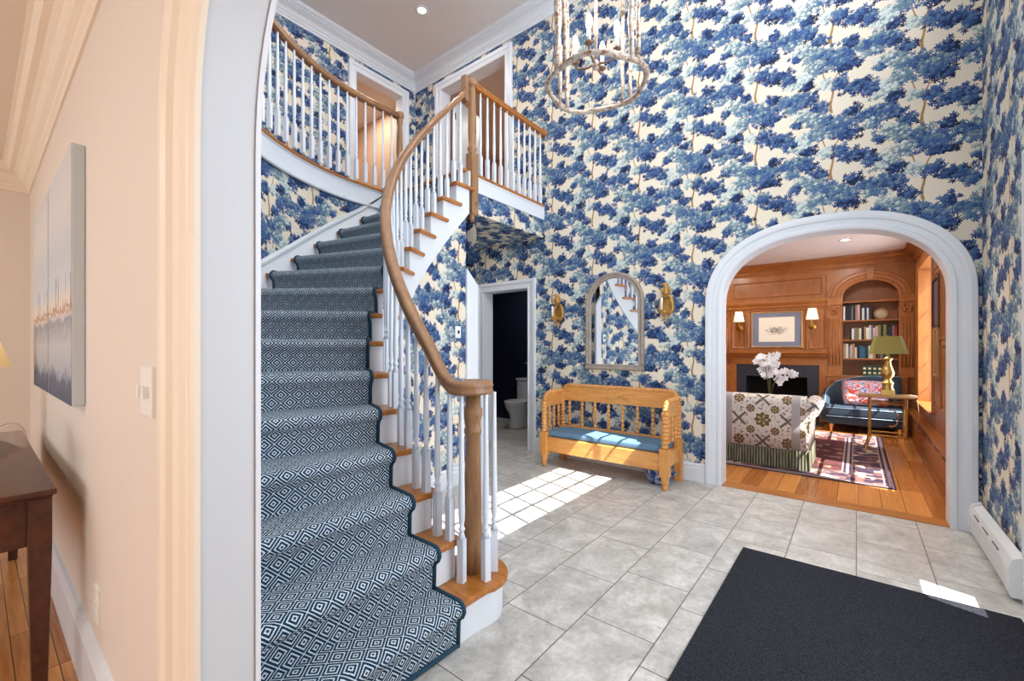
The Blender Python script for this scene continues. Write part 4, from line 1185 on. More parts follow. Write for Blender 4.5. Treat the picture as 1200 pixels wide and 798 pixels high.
hub.lathe([(.0,CEIL-.05),(.06,CEIL-.04),(.066,CEIL-.004)], (CX,CY,0), 20)
hub.build('centre_stem', M['birch'], ch)
for k in range(4):
    a = math.radians(10+90*k); r = .125; x = CX+r*math.cos(a); y = CY+r*math.sin(a); z = CZ+.205
    ar = MB().tube([(CX,CY,CZ+.125),(CX+.05*math.cos(a),CY+.05*math.sin(a),CZ+.115),(CX+.10*math.cos(a),CY+.10*math.sin(a),CZ+.12),(x,y,CZ+.145),(x,y,CZ+.16)], .0065, 8)
    ar.lathe([(.006,z-.05),(.022,z-.04),(.024,z-.034),(.013,z-.032)], (x,y,0), 12)
    arm = ar.build('arm', M['bark_iron'], ch)
    MB().lathe([(.0115,z-.034),(.0115,z+.03)], (x,y,0), 12).build('candle_sleeve', M['plastic'], arm)
    MB().lathe([(.007,z+.03),(.014,z+.045),(.020,z+.07),(.018,z+.095),(.008,z+.12),(0,z+.13)], (x,y,0), 14).build('bulb', M['bulb'], arm)
# recessed ceiling lamp
def can(name, x, y, z, label):
    t = thing(name, label, 'ceiling light', (x,y,z))
    MB().lathe([(.05,z-.001),(.075,z-.004),(.085,z-.001)], (x,y,0), 24).build('trim_ring', M['plastic'], t)
    MB().lathe([(0,z-.003),(.05,z-.002)], (x,y,0), 24).build('lamp_face', M['can_light'], t)
can('recessed_light', -4.2, 3.47, CEIL, 'small lit recessed light in the hall ceiling above the gallery')

# toilet in the powder room
TX, TY = -4.27, 5.93
toi = thing('toilet', 'white toilet seen through the dark powder room doorway', 'toilet', (TX,5.6,0))
MB().box(TX-.22,TX+.22,5.74,5.94,.39,.73).build('tank', M['porcelain'], toi, bevel=.03)
MB().box(TX-.235,TX+.235,5.73,5.95,.73,.765).build('tank_lid', M['porcelain'], toi, bevel=.012)
b = MB(); rows=[]
for z,rx,ry,cy in ((0,.12,.24,5.55),(.03,.125,.245,5.55),(.12,.105,.22,5.56),(.22,.12,.22,5.54),(.31,.165,.24,5.50),(.375,.185,.25,5.49),(.395,.187,.252,5.49)):
    rows.append([(TX+rx*math.cos(a),cy+ry*math.sin(a)*(1.0 if math.sin(a)<0 else .9),z) for a in [2*PI*k/28 for k in range(29)]])
b.grid(rows); b.add(rows[-1][:-1],[tuple(range(28))])
b.box(TX-.10,TX+.10,5.60,5.80,.02,.39)
b.build('bowl', M['porcelain'], toi)
s_ = MB(); rows=[]
for z,k_ in ((.397,1.0),(.418,1.02),(.425,1.0),(.43,.9)):
    rows.append([(TX+.188*k_*math.cos(a),5.485+.25*k_*math.sin(a)*(1.0 if math.sin(a)<0 else .85),z) for a in [2*PI*k/28 for k in range(29)]])
s_.grid(rows); s_.add(rows[-1][:-1],[tuple(range(28))]); s_.build('seat', M['porcelain'], toi)
MB().tube([(TX-.16,5.738,.67),(TX-.16,5.715,.67),(TX-.10,5.71,.665)], .008, 8).build('flush_lever', M['chrome'], toi)
vs = thing('bud_vase', 'small white vase of tiny flowers on the toilet tank', 'vase', (TX-.02,5.84,.766))
MB().lathe([(.03,.766),(.042,.785),(.04,.82),(.026,.84),(.03,.85)], (TX-.02,5.84,0), 16).build('vase_body', M['porcelain'], vs)
st = MB(); fl_ = MB(); rr = random.Random(4)
for k in range(7):
    a = rr.random()*6.28; d = Vector((.06*math.cos(a),.06*math.sin(a),.16+rr.random()*.08)); p = Vector((TX-.02,5.84,.84))
    st.tube([p, p+d*.5+Vector((0,0,.02)), p+d], .002, 5); q = p+d; fl_.lathe([(0,q.z-.01),(.012,q.z),(0,q.z+.01)], (q.x,q.y,0), 7)
st.build('flower_stems', M['stem'], vs); fl_.build('blossom', M['petal'], vs)

# ------------------------------------------------------------------ dining room
tb = thing('console_table', 'dark mahogany side table with tapered legs against the beige wall', 'table', (-3.13,-.05,0))
tx0, tx1, ty0, ty1, tz = -4.02, -2.25, -.34, .19, .765
MB().box(tx0,tx1,ty0,ty1,tz-.02,tz).box(tx0+.008,tx1-.008,ty0+.008,ty1-.008,tz-.028,tz-.02).build('table_top', M['mahogany'], tb, bevel=.006)
MB().box(tx0+.05,tx1-.045,ty0+.03,ty1-.03,tz-.20,tz-.028).build('apron', M['mahogany'], tb, bevel=.003)
dw = MB().box(tx0+.6,tx1-.6,ty0+.024,ty0+.032,tz-.175,tz-.05).build('drawer', M['mahogany'], tb, bevel=.003)
MB().lathe([(.004,-.02),(.014,-.012),(.012,0)], ((tx0+tx1)/2,ty0+.024,tz-.11), 12, axis='y').build('knob', M['brass'], dw)
for x in (tx0+.055,tx1-.05):
    for y in (ty0+.045,ty1-.04):
        w0,w1=.03,.019
        V=[]
        mb=MB(); mb.add([(x-w1,y-w1,0),(x+w1,y-w1,0),(x+w1,y+w1,0),(x-w1,y+w1,0),(x-w0,y-w0,tz-.2),(x+w0,y-w0,tz-.2),(x+w0,y+w0,tz-.2),(x-w0,y+w0,tz-.2),(x-w0,y-w0,tz-.03),(x+w0,y-w0,tz-.03),(x+w0,y+w0,tz-.03),(x-w0,y+w0,tz-.03)],
          [(3,2,1,0),(0,1,5,4),(1,2,6,5),(2,3,7,6),(3,0,4,7),(4,5,9,8),(5,6,10,9),(6,7,11,10),(7,4,8,11),(8,9,10,11)])
        mb.build('leg', M['mahogany'], tb, bevel=.003)
# folded glass bowl
gb = MB(); rows=[]; gx, gy = -2.62, -.02
for r,z in ((0,.012),(.05,.006),(.07,.02),(.11,.06),(.16,.11),(.205,.145),(.215,.155),(.205,.152),(.155,.118),(.10,.066),(.05,.03),(0,.024)):
    rows.append([(gx+r*(1+.10*math.sin(3*a))*math.cos(a), gy+r*(.82+.08*math.cos(2*a))*math.sin(a), tz+z+.12*(r*r/.046)*(.32*math.sin(3*a+1.0))) for a in [2*PI*k/36 for k in range(37)]])
o = gb.grid(rows).build('glass_bowl', M['glass_bowl']); tag(o, 'folded clear art glass bowl on the mahogany side table', 'bowl')
# lamp at the far end of the table
lx, ly = -3.80, -.015
la = thing('table_lamp', 'amber shaded table lamp at the far end of the side table', 'lamp', (lx,ly,tz))
MB().lathe([(.07,tz),(.07,tz+.02),(.03,tz+.03),(.05,tz+.10),(.055,tz+.18),(.03,tz+.27),(.012,tz+.30),(.010,tz+.50)], (lx,ly,0), 20).build('base', M['brass'], la)
MB().lathe([(.155,tz+.40),(.085,tz+.63)], (lx,ly,0), 28).build('lamp_shade', M['shade_amber'], la)
# two canvases
for k,(x0,x1,lab) in enumerate(((-3.075,-2.305,'tall abstract harbour canvas nearest the arch on the beige wall'),(-3.88,-3.11,'tall abstract harbour canvas deeper along the beige wall, beyond its twin'))):
    t = thing('wall_canvas', lab, 'painting', ((x0+x1)/2,.25,1.05), group='paired canvases on the dining room wall')
    MB().box(x0,x1,.232,.269,1.05,2.045).build('stretcher', M['canvas_edge'], t, bevel=.003)
    MB().box(x0+.002,x1-.002,.2305,.2325,1.052,2.043).build('painted_face', M['canvas'], t)
ws = thing('light_switch', 'white double switch plate on the beige wall beside the arch casing', 'light switch', (-1.34,.27,1.1))
MB().box(-1.40,-1.295,.262,.271,1.105,1.225).build('plate', M['plastic'], ws, bevel=.002)
for x in (-1.37,-1.325): MB().box(x-.01,x+.01,.25,.264,1.15,1.178).build('toggle', M['plastic'], ws)
ou = thing('wall_outlet', 'white wall outlet low on the beige wall above the baseboard', 'outlet', (-2.04,.27,.40))
MB().box(-2.075,-2.0,.262,.271,.33,.45).build('plate', M['plastic'], ou, bevel=.002)
for z in (.365,.415): MB().box(-2.05,-2.025,.259,.263,z-.012,z+.012).build('socket', M['plastic'], ou)
# ------------------------------------------------------------------ library
LY_ = 9.0; LC = 2.78; LX1 = .70
fnW = lambda s,z,d:(s, LY_-d, z)
bc = arch_loop(-.178,.518,2.11,2.365,20,.82)
w = wall_mesh([(-2.72,0),(1.0,0),(1.0,LC+.05),(-2.72,LC+.05)], [bc, rect(-1.60,-.66,.02,.76)], lambda s,z,d:(s,LY_+d,z), .06).build('wall_library_back', M['panel']); struct(w, 'cherry panelled fireplace wall of the library', 'wall')
o = MB().box(-2.75,-2.70,4.5,9.05,0,LC).build('wall_library_left', M['panel']); struct(o, 'panelled left wall of the library', 'wall')
o = MB().box(-2.75,1.0,4.5,9.4,LC,LC+.06).build('ceiling_library', M['lib_ceiling']); struct(o, 'pale pinkish library ceiling', 'ceiling')
LW = [(4.86,5.76),(6.95,8.32)]
fnLR = lambda s,z,d:(LX1+d,s,z)
w = wall_mesh(rect(4.5,9.06,0,LC+.02), [rect(a,b,.52,2.38) for a,b in LW], fnLR, .27).build('wall_library_right', M['panel']); struct(w, 'cherry panelled window wall of the library', 'wall')
for k,(a,b) in enumerate(LW):
    o = window('window_%d'%(4+k), a, b, .52, 2.38, .92, 3, 5, M['white_trim'], ('library window nearer the archway','library window beside the bookcase')[k], .018)
    o = MB().box(LX1-.045,LX1+.24,a-.05,b+.05,.495,.525).build('trim_sill_%d'%(k+1), M['panel'], bevel=.004); struct(o, ('wooden sill of the nearer library window','wooden sill of the farther library window')[k], 'window sill')
    o = MB().casing([(a,.525),(a,2.38),(b,2.38),(b,.525)], [(0,0),(0,.018),(.03,.024),(.07,.02),(.09,.03),(.10,0)], lambda s,z,d:(LX1-d,s,z)).build('trim_library_window_%d'%(k+1), M['panel']); struct(o, ('wooden casing of the nearer library window','wooden casing of the farther library window')[k], 'window casing')
lc = [(0,0),(.01,0),(.016,.03),(.03,.04),(.034,.07),(.06,.10),(.09,.12),(.11,.15),(.13,.16),(.135,.20),(0,.20)]
o = MB().sweep([(LX1,4.52,2.58),(LX1,LY_,2.58),(-2.70,LY_,2.58),(-2.70,4.52,2.58)], lc).build('trim_library_crown', M['panel']); struct(o, 'stepped cherry cornice around the library ceiling', 'crown moulding')
def panel(mb, x0,x1,z0,z1, fn, w=.03, d=.014):
    mb.casing([(x0,z0),(x1,z0),(x1,z1),(x0,z1)], [(0,0),(.004,d),(w*.5,d*.7),(w,0)], fn, closed=True)
    mb.prism([(x0+.055,z0+.055),(x1-.055,z0+.055),(x1-.055,z1-.055),(x0+.055,z1-.055)], lambda a,b:fn(a,b,0), lambda a,b:fn(a,b,.006))
mb = MB()
panel(mb,-1.82,-.45,2.18,2.48,fnW); panel(mb,-2.66,-2.06,2.18,2.48,fnW); panel(mb,-2.66,-2.06,.3,1.95,fnW)
panel(mb,-1.58,-.67,1.26,1.95,fnW); panel(mb,-1.84,-1.62,1.26,1.95,fnW); panel(mb,-.63,-.41,1.26,1.95,fnW)
panel(mb,-.36,-.06,2.33,2.49,fnW,.02) if False else None
# spandrel mouldings either side of the bookcase arch
mb.casing([(-.40,2.14),(-.40,2.50)],[(-.01,0),(-.005,.012),(.005,.012),(.01,0)],fnW)
for yy in ((5.88,6.30),(6.34,6.84)):
    panel(mb,yy[0],yy[1],.62,1.30,lambda s,z,d:(LX1-d,s,z)); panel(mb,yy[0],yy[1],1.36,2.10,lambda s,z,d:(LX1-d,s,z)); panel(mb,yy[0],yy[1],2.16,2.52,lambda s,z,d:(LX1-d,s,z))
panel(mb,8.46,8.92,.62,2.5,lambda s,z,d:(LX1-d,s,z))
o = mb.build('trim_library_panels', M['panel_dark']); struct(o, 'raised panel mouldings on the library walls', 'panel moulding')
o = MB().prism([(LY_,1.99),(LY_-.03,1.99),(LY_-.04,2.03),(LY_-.075,2.06),(LY_-.085,2.085),(LY_-.085,2.105),(LY_,2.115)], lambda a,b:(-2.05,a,b), lambda a,b:(-.375,a,b)).build('trim_picture_ledge', M['panel']); struct(o, 'projecting wooden ledge above the library picture', 'ledge')
# fluted pilasters
def pilaster(x0,x1,lab):
    t = thing('pilaster', lab, 'pilaster', ((x0+x1)/2,LY_,.82))
    b = MB().box(x0,x1,LY_-.03,LY_,.02 if x0<-1 else .82,1.80); n=4
    for k in range(n):
        x = x0+(x1-x0)*(k+.5)/n; b.tube([(x,LY_-.03,.98),(x,LY_-.03,1.76)], .012, 8)
    b.build('shaft', M['panel'], t)
    MB().box(x0-.012,x1+.012,LY_-.045,LY_,.82,.93).build('base', M['panel'], t, bevel=.006)
    c = MB().box(x0-.006,x1+.006,LY_-.035,LY_,1.80,1.985); cx=(x0+x1)/2
    for s_ in (-1,1):
        c.tube([(cx+s_*(.012+.014*k)*1.0, LY_-.042-.004*k, 1.82+.10*math.sin(k*.45)) for k in range(6)], [.012,.013,.014,.013,.011,.008], 8)
        c.lathe([(.0,-.03),(.022,-.02),(.026,0)], (cx+s_*.05,LY_-.036,1.945), 12, axis='y'); c.lathe([(.0,-.03),(.018,-.02),(.022,0)], (cx+s_*.04,LY_-.036,1.85), 10, axis='y')
    c.lathe([(0,-.035),(.02,-.024),(.024,0)], (cx,LY_-.036,1.90), 10, axis='y')
    c.build('capital', M['panel'], t)
    MB().box(x0-.02,x1+.02,LY_-.055,LY_,1.985,2.115).build('impost_block', M['panel'], t, bevel=.006)
pilaster(-.372,-.195,'fluted pilaster between the fireplace and the bookcase'); pilaster(.535,.70-.004,'fluted pilaster between the bookcase and the window wall'); pilaster(-2.02,-1.87,'fluted pilaster left of the fireplace picture')
# arch moulding with keystone
t = thing('bookcase', 'arched cherry bookcase built in beside the fireplace', 'bookcase', (.17,9.1,0))
al = arch_loop(-.178,.518,2.11,2.365,24,2.11)[1:-1]
am = MB().casing(al, [(-.003,-.06),(-.003,.03),(.02,.036),(.05,.026),(.09,.03),(.10,.044),(.14,.044),(.155,.03),(.175,.03),(.18,0)], fnW)
am.build('arch_moulding', M['panel'], t)
MB().prism([(.135,2.36),(.205,2.36),(.225,2.555),(.115,2.555)], lambda a,b:(a,LY_-.065,b), lambda a,b:(a,LY_-.0,b)).build('keystone', M['panel'], t, bevel=.006)
MB().box(-.20,.54,LY_+.275,LY_+.29,.82,2.40).build('back_panel', M['panel_dark'], t)
for x0,x1 in ((-.205,-.18),(.52,.545)): MB().box(x0,x1,LY_+.06,LY_+.28,.82,2.40).build('side_panel', M['panel'], t)
MB().box(-.20,.54,LY_+.06,LY_+.28,2.37,2.39).build('top_panel', M['panel_dark'], t)
SH = [1.105,1.412,1.730,2.038]
for z in SH: MB().box(-.178,.518,LY_+.015,LY_+.275,z-.022,z).build('shelf', M['panel'], t, bevel=.003)
cb = MB().box(-.385,LX1-.085,LY_-.10,LY_+.27,.02,.80).box(-.40,LX1-.085,LY_-.115,LY_+.27,.80,.825)
cb.build('base_cabinet', M['panel'], t, bevel=.004)
for x0,x1 in ((-.36,-.20),(-.17,.13),(.16,.46)):
    d_ = MB(); panel(d_,x0,x1,.12,.74,lambda s,z,d:(s,LY_-.10-d,z),.025); d_.build('cabinet_door', M['panel'], t)
# fireplace
fp = thing('fireplace', 'fireplace with cherry mantel and dark slate surround behind the sofa', 'fireplace', (-1.13,LY_,0))
ms = [(LY_,1.07),(LY_-.05,1.07),(LY_-.06,1.10),(LY_-.10,1.13),(LY_-.12,1.165),(LY_-.165,1.18),(LY_-.17,1.215),(LY_,1.215)]
MB().prism(ms, lambda a,b:(-1.92,a,b), lambda a,b:(-.38,a,b)).build('mantel_shelf', M['panel'], fp)
m_ = MB().box(-1.87,-1.76,LY_-.05,LY_,.02,1.07).box(-.49,-.385,LY_-.05,LY_,.02,1.07).box(-1.76,-.49,LY_-.05,LY_,.975,1.07)
m_.build('mantel_frame', M['panel'], fp, bevel=.005)
s_ = MB().box(-1.76,-1.60,LY_-.03,LY_,.02,.975).box(-.66,-.49,LY_-.03,LY_,.02,.975).box(-1.60,-.66,LY_-.03,LY_,.76,.975)
s_.build('slate_surround', M['stone'], fp, bevel=.003)
f_ = MB().box(-1.62,-.64,LY_+.42,LY_+.45,0,.8).box(-1.64,-1.60,LY_+.0,LY_+.45,0,.8).box(-.66,-.62,LY_,LY_+.45,0,.8).box(-1.62,-.64,LY_,LY_+.45,.76,.8).box(-1.62,-.64,LY_,LY_+.45,-.02,.02)
f_.build('firebox', M['firebox'], fp)
MB().box(-1.85,-.42,LY_-.42,LY_-.05,.0,.022).build('hearth', M['stone'], fp, bevel=.004)
# framed engraving
pc = thing('framed_print', 'framed sepia engraving in a grey blue mount above the mantel', 'picture', (-1.12,LY_-.02,1.28))
MB().casing([(-1.49,1.305),(-.752,1.305),(-.752,1.90),(-1.49,1.90)][::-1], [(0,.0),(0,.02),(.012,.026),(.026,.02),(.03,0)], fnW, closed=True).build('frame', M['frame_gold'], pc)
MB().box(-1.492,-.75,LY_-.012,LY_-.004,1.303,1.902).build('mount', M['mat_blue'], pc)
MB().box(-1.395,-.845,LY_-.014,LY_-.012,1.385,1.825).build('engraving', M['engraving'], pc)
# wall sconces with shades
for x,lab in ((-1.705,'lit brass sconce with cream shade left of the engraving'),(-.585,'lit brass sconce with cream shade right of the engraving')):
    t = thing('shaded_sconce', lab, 'sconce', (x,LY_,1.64))
    b = MB().lathe([(.02,-.03),(.05,-.022),(.058,-.012),(.05,0)], (x,LY_,1.64), 18, axis='y')
    b.tube([(x,LY_-.02,1.64),(x,LY_-.06,1.62),(x,LY_-.10,1.63),(x,LY_-.11,1.68),(x,LY_-.11,1.78)], .008, 8); b.tube([(x,LY_-.02,1.62),(x,LY_-.022,1.45)], .008, 8)
    b.lathe([(0,1.425),(.012,1.435),(.008,1.455)], (x,LY_-.022,0), 10)
    b.build('bracket', M['brass'], t)
    MB().lathe([(.092,1.76),(.056,1.945)], (x,LY_-.11,0), 24).build('lamp_shade', M['shade_lit'], t)

# books
BC = {'cream':srgb(226,214,196),'navy':srgb(34,40,66),'black':srgb(30,28,30),'white':srgb(236,232,228),'red':srgb(170,40,36),'tan':srgb(176,140,100),'grey':srgb(130,130,134),'teal':srgb(44,110,124),'olive':srgb(132,130,60),'brown':srgb(96,60,40),'pink':srgb(206,164,164),'blue':srgb(60,100,150)}
bm_ = {k:plain('book_cover_'+k, c, .55, var=.12, scale=30) for k,c in BC.items()}
def ordinal(k): return ['first','second','third','fourth','fifth','sixth','seventh','eighth','ninth','tenth','eleventh','twelfth','thirteenth','fourteenth','fifteenth','sixteenth','seventeenth','eighteenth','nineteenth','twentieth'][k]
rnd = random.Random(12)
def shelf_row(z, x, xend, cols, rowname, hmin, hmax):
    k = 0
    for c in cols:
        w = rnd.uniform(.021,.036); h_ = rnd.uniform(hmin,hmax); dpt = rnd.uniform(.13,.17)
        if x+w > xend: break
        lean = 0
        t = thing('book', '%s bound book, %s from the left on the %s shelf'%(c,ordinal(k),rowname), 'book', (x+w/2,LY_+.05,z+.0005), group='books on the '+rowname+' shelf')
        y0 = LY_+.03+rnd.uniform(0,.02)
        cv = MB().box(x,x+.003,y0,y0+dpt,z+.0005,z+h_).box(x+w-.003,x+w,y0,y0+dpt,z+.0005,z+h_).box(x,x+w,y0,y0+.004,z+.0005,z+h_)
        cv.build('cover', bm_[c], t)
        MB().box(x+.003,x+w-.003,y0+.004,y0+dpt-.006,z+.004,z+h_-.005).build('pages', M['paper'], t)
        x += w+.0012; k += 1
shelf_row(SH[2], -.172, .215, ['white','navy','black','navy','grey','black','tan','pink','black','white','navy','white','black','black'], 'upper book', .19,.255)
shelf_row(SH[1], -.085, .515, ['black','white','grey','olive','cream','black','tan','white','cream','grey','white','pink','olive','black','olive','navy','black','grey','red','red'], 'middle book', .18,.245)
shelf_row(SH[0], -.172, .50, ['tan','white','grey','cream','tan','cream','black','teal','blue','teal','navy','cream','white','tan','black','brown','grey','black','navy'], 'lower book', .17,.245)
pl = thing('display_plate', 'round gilt rimmed plate standing beside the upper row of books', 'plate', (.30,LY_+.12,SH[2]))
p_ = MB().lathe([(0,-.004),(.045,-.006),(.06,-.012),(.085,-.016),(.088,-.012),(.06,0),(0,.004)], (.305,LY_+.12,SH[2]+.092), 28, axis='y')
p_.build('plate_disc', M['frame_gold'], pl)
MB().lathe([(0,-.0125),(.058,-.0135),(.058,-.010)], (.305,LY_+.12,SH[2]+.092), 28, axis='y').build('painted_well', plain('plate_well',srgb(190,180,150),.3,var=.3,scale=40), pl)
MB().box(.285,.325,LY_+.11,LY_+.16,SH[2],SH[2]+.012).build('plate_stand', M['mahogany'], pl)
# four green volumes on the cabinet ledge
gm = plain('green_cloth_binding', srgb(46,66,40), .6); lm_ = plain('cream_spine_label', srgb(226,220,190), .6)
for k in range(4):
    x = .075+k*.062
    t = thing('green_book', 'thick green volume with cream labels, %s of four on the cabinet ledge'%ordinal(k), 'book', (x+.03,LY_-.02,.826), group='green volumes on the bookcase ledge')
    MB().box(x,x+.059,LY_-.06,LY_+.08,.826,1.0).build('cover', gm, t, bevel=.005)
    for z in (.875,.945): MB().box(x+.012,x+.047,LY_-.062,LY_-.059,z-.016,z+.016).build('spine_label', lm_, t)

# ceiling lamp in the library
can('ceiling_downlight', -.12, 7.6, LC, 'small round downlight in the pink library ceiling')

# rug
rg = MB(); X0,X1,Y0,Y1 = -2.22,.28,5.15,8.05; NX_,NY_ = 24,28; R=[];U=[]
for j in range(NY_+1):
    R.append([(X0+(X1-X0)*i/NX_, Y0+(Y1-Y0)*j/NY_, .009+.0015*math.sin(i*1.1+j*.7)) for i in range(NX_+1)]); U.append([((X1-X0)*i/NX_,(Y1-Y0)*j/NY_) for i in range(NX_+1)])
rg.grid(R,U)
rug = tag(rg.build('persian_rug', M['persian'], recalc=False), 'maroon and navy patterned rug on the library floor', 'rug')
sm_ = rug.modifiers.new('thick','SOLIDIFY'); sm_.thickness = .008; sm_.offset = -1

# sofa (seen from behind)
so = thing('sofa', 'suzani patterned sofa with olive bullion fringe seen from behind', 'sofa', (-1.33,5.75,0))
SX0,SX1,SY0 = -2.30,-.40,5.32
prof_ = [(SY0+.16,.20),(SY0,.20),(SY0-.004,.45),(SY0+.0,.68),(SY0+.02,.735),(SY0+.06,.765),(SY0+.11,.77),(SY0+.16,.75),(SY0+.19,.70),(SY0+.20,.42),(SY0+.20,.20)]
mb = MB(); n=24; lens=[0]
for i in range(1,len(prof_)): lens.append(lens[-1]+math.dist(prof_[i],prof_[i-1]))
mb.grid([[(SX0+(SX1-SX0)*k/n, p[0], p[1]) for k in range(n+1)] for p in prof_], [[((SX1-SX0)*k/n+.33, lens[i]) for k in range(n+1)] for i in range(len(prof_))])
mb.build('back', M['suzani'], so, recalc=False)
for sx,x in ((1,SX1),(-1,SX0)):
    # rolled arm: tall slab with outward scroll
    P = [(x-sx*.10,.20),(x+sx*.02,.20),(x+sx*.03,.48),(x+sx*.045,.55)]
    for k in range(0,11):
        a = math.radians(-60+k*27); P.append((x+sx*(.03+.085*math.cos(a)), .635+.085*math.sin(a)))
    P.append((x-sx*.10,.56))
    ar = MB(); U=[]
    L_=[0]
    for i in range(1,len(P)): L_.append(L_[-1]+math.dist(P[i],P[i-1]))
    yy = [SY0+.0,SY0+.02,SY0+.2,SY0+.5,SY0+.82,SY0+.84]
    ar.grid([[(p[0],y,p[1]) for p in P] for y in yy], [[(l+.1,y) for l in L_] for y in yy])
    for y in (yy[0],yy[-1]): ar.add([(p[0],y,p[1]) for p in P],[tuple(range(len(P)))],[[(p[0]+2.63,p[1]) for p in P]])
    ar.build('arm', M['suzani'], so)
MB().box(SX0+.08,SX1-.08,SY0+.19,SY0+.80,.20,.32).build('seat_frame', M['suzani'], so)
for k in range(2):
    x0 = SX0+.10+k*.855; MB().box(x0,x0+.845,SY0+.2,SY0+.86,.32,.46).build('seat_cushion', M['suzani'], so, bevel=.03)
fr = MB(); per = [(SX0-.02,SY0-.012),(SX1+.03,SY0-.012),(SX1+.03,SY0+.85),(SX0-.02,SY0+.85),(SX0-.02,SY0-.012)]
L0 = 0
for i in range(4):
    a,b = Vector((*per[i],0)),Vector((*per[i+1],0)); n=40; l=(b-a).length; nn_=Vector(((b-a).y,-(b-a).x,0)).normalized(); rows=[[],[]]; uu=[[],[]]
    for k in range(n+1):
        p = a.lerp(b,k/n)+nn_*(.006*math.sin(k*1.7)); rows[0].append((p.x,p.y,.012)); rows[1].append((p.x-nn_.x*.006,p.y-nn_.y*.006,.21)); uu[0].append((L0+l*k/n,0)); uu[1].append((L0+l*k/n,.2))
    fr.grid(rows,uu); L0 += l
fr.build('bullion_fringe', M['fringe'], so, recalc=False)
for x in (SX0+.06,SX1-.06):
    for y in (SY0+.06,SY0+.78): MB().box(x-.03,x+.03,y-.03,y+.03,.011,.2).build('leg', M['mahogany'], so)

# coffee table with an orchid, beyond the sofa
ct = thing('coffee_table', 'low dark wooden table behind the sofa under the orchid', 'table', (-.95,6.75,0))
MB().box(-1.5,-.42,6.4,7.1,.40,.43).build('table_top', M['mahogany'], ct, bevel=.006)
for x in (-1.44,-.48):
    for y in (6.46,7.04): MB().box(x-.025,x+.025,y-.025,y+.025,.012,.40).build('leg', M['mahogany'], ct, bevel=.003)
ox, oy = -.90, 6.6
oc = thing('potted_orchid', 'white orchid in bloom standing on the table beyond the sofa', 'orchid', (ox,oy,.43))
MB().lathe([(.06,.431),(.085,.45),(.10,.56),(.095,.60),(.085,.60),(.085,.56)], (ox,oy,0), 20).build('pot', M['willow'], oc)
lf = MB()
for k in range(6):
    a = k*1.05; d = Vector((math.cos(a),math.sin(a),0)); s2 = Vector((-d.y,d.x,0)); rows=[]
    for i in range(7):
        f = i/6; c = Vector((ox,oy,.58))+d*(.22*f)+Vector((0,0,.16*f-.20*f*f)); w_ = .035*math.sin(PI*min(1,f*.85+.15))
        rows.append([c-s2*w_, c+Vector((0,0,-.006)), c+s2*w_])
    lf.grid(rows)
lf.build('leaves', M['leaf'], oc)
rr = random.Random(3); pos=[]
stm = MB()
for k,(dx,dz,ex,lean) in enumerate(((-.05,.60,-.14,-.02),(.02,.62,.03,.03),(.10,.42,.30,-.03),(-.02,.5,-.02,.05))):
    P=[Vector((ox,oy,.58)), Vector((ox+dx*.4,oy+lean,.58+dz*.5)), Vector((ox+dx,oy+lean,.58+dz*.92)), Vector((ox+(dx+ex)/2,oy+lean,.58+dz)), Vector((ox+ex,oy+lean,.58+dz*.88))]
    P = smooth_path(P,1); stm.tube(P,.005,6)
    for i in range(16):
        f = .36+.64*i/15; q=f*(len(P)-1); j=min(int(q),len(P)-2); c=P[j].lerp(P[j+1],q-j)
        pos.append(c+Vector((rr.uniform(-.065,.065),rr.uniform(-.05,.04),rr.uniform(-.085,.03))))
stm.build('flower_stem', M['stem'], oc)
for c in pos:
    fl_ = MB(); up_ = Vector((rr.uniform(-.4,.4),-1,rr.uniform(-.2,.4))).normalized(); u_ = up_.cross(Vector((0,0,1))).normalized(); v_ = u_.cross(up_)
    for k in range(5):
        a = k*2*PI/5+rr.random()*.3; d = u_*math.cos(a)+v_*math.sin(a); e = u_*-math.sin(a)+v_*math.cos(a); r_=.042
        fl_.add([c, c+d*r_*.5+e*r_*.42+up_*.004, c+d*r_+e*r_*.22+up_*.001, c+d*r_-e*r_*.22+up_*.001, c+d*r_*.5-e*r_*.42+up_*.004],[(0,1,2,3,4)])
    fl_.lathe([(0,-.006),(.007,0),(0,.008)], c+up_*.006, 6)
    fl_.build('blossom', M['petal'], oc, recalc=False)

# armchair / chaise in slate velvet
cc = thing('chaise_armchair', 'low blue velvet armchair with pale piping in front of the bookcase', 'armchair', (.15,8.5,0))
CX0,CX1,CY0,CY1 = -.36,.54,8.14,8.77
MB().box(CX0,CX1,CY0,CY1,.13,.24).build('seat_base', M['navy_velvet'], cc, bevel=.02)
sc_ = MB().box(CX0-.005,CX1+.005,CY0-.02,CY1-.08,.24,.375).build('seat_cushion', M['navy_velvet'], cc, bevel=.035)
pp = MB()
for z in (.245,.37): pp.tube([(CX0,CY0-.018,z),(CX1,CY0-.018,z)], .005, 6)
pp.build('piping', M['piping'], sc_)
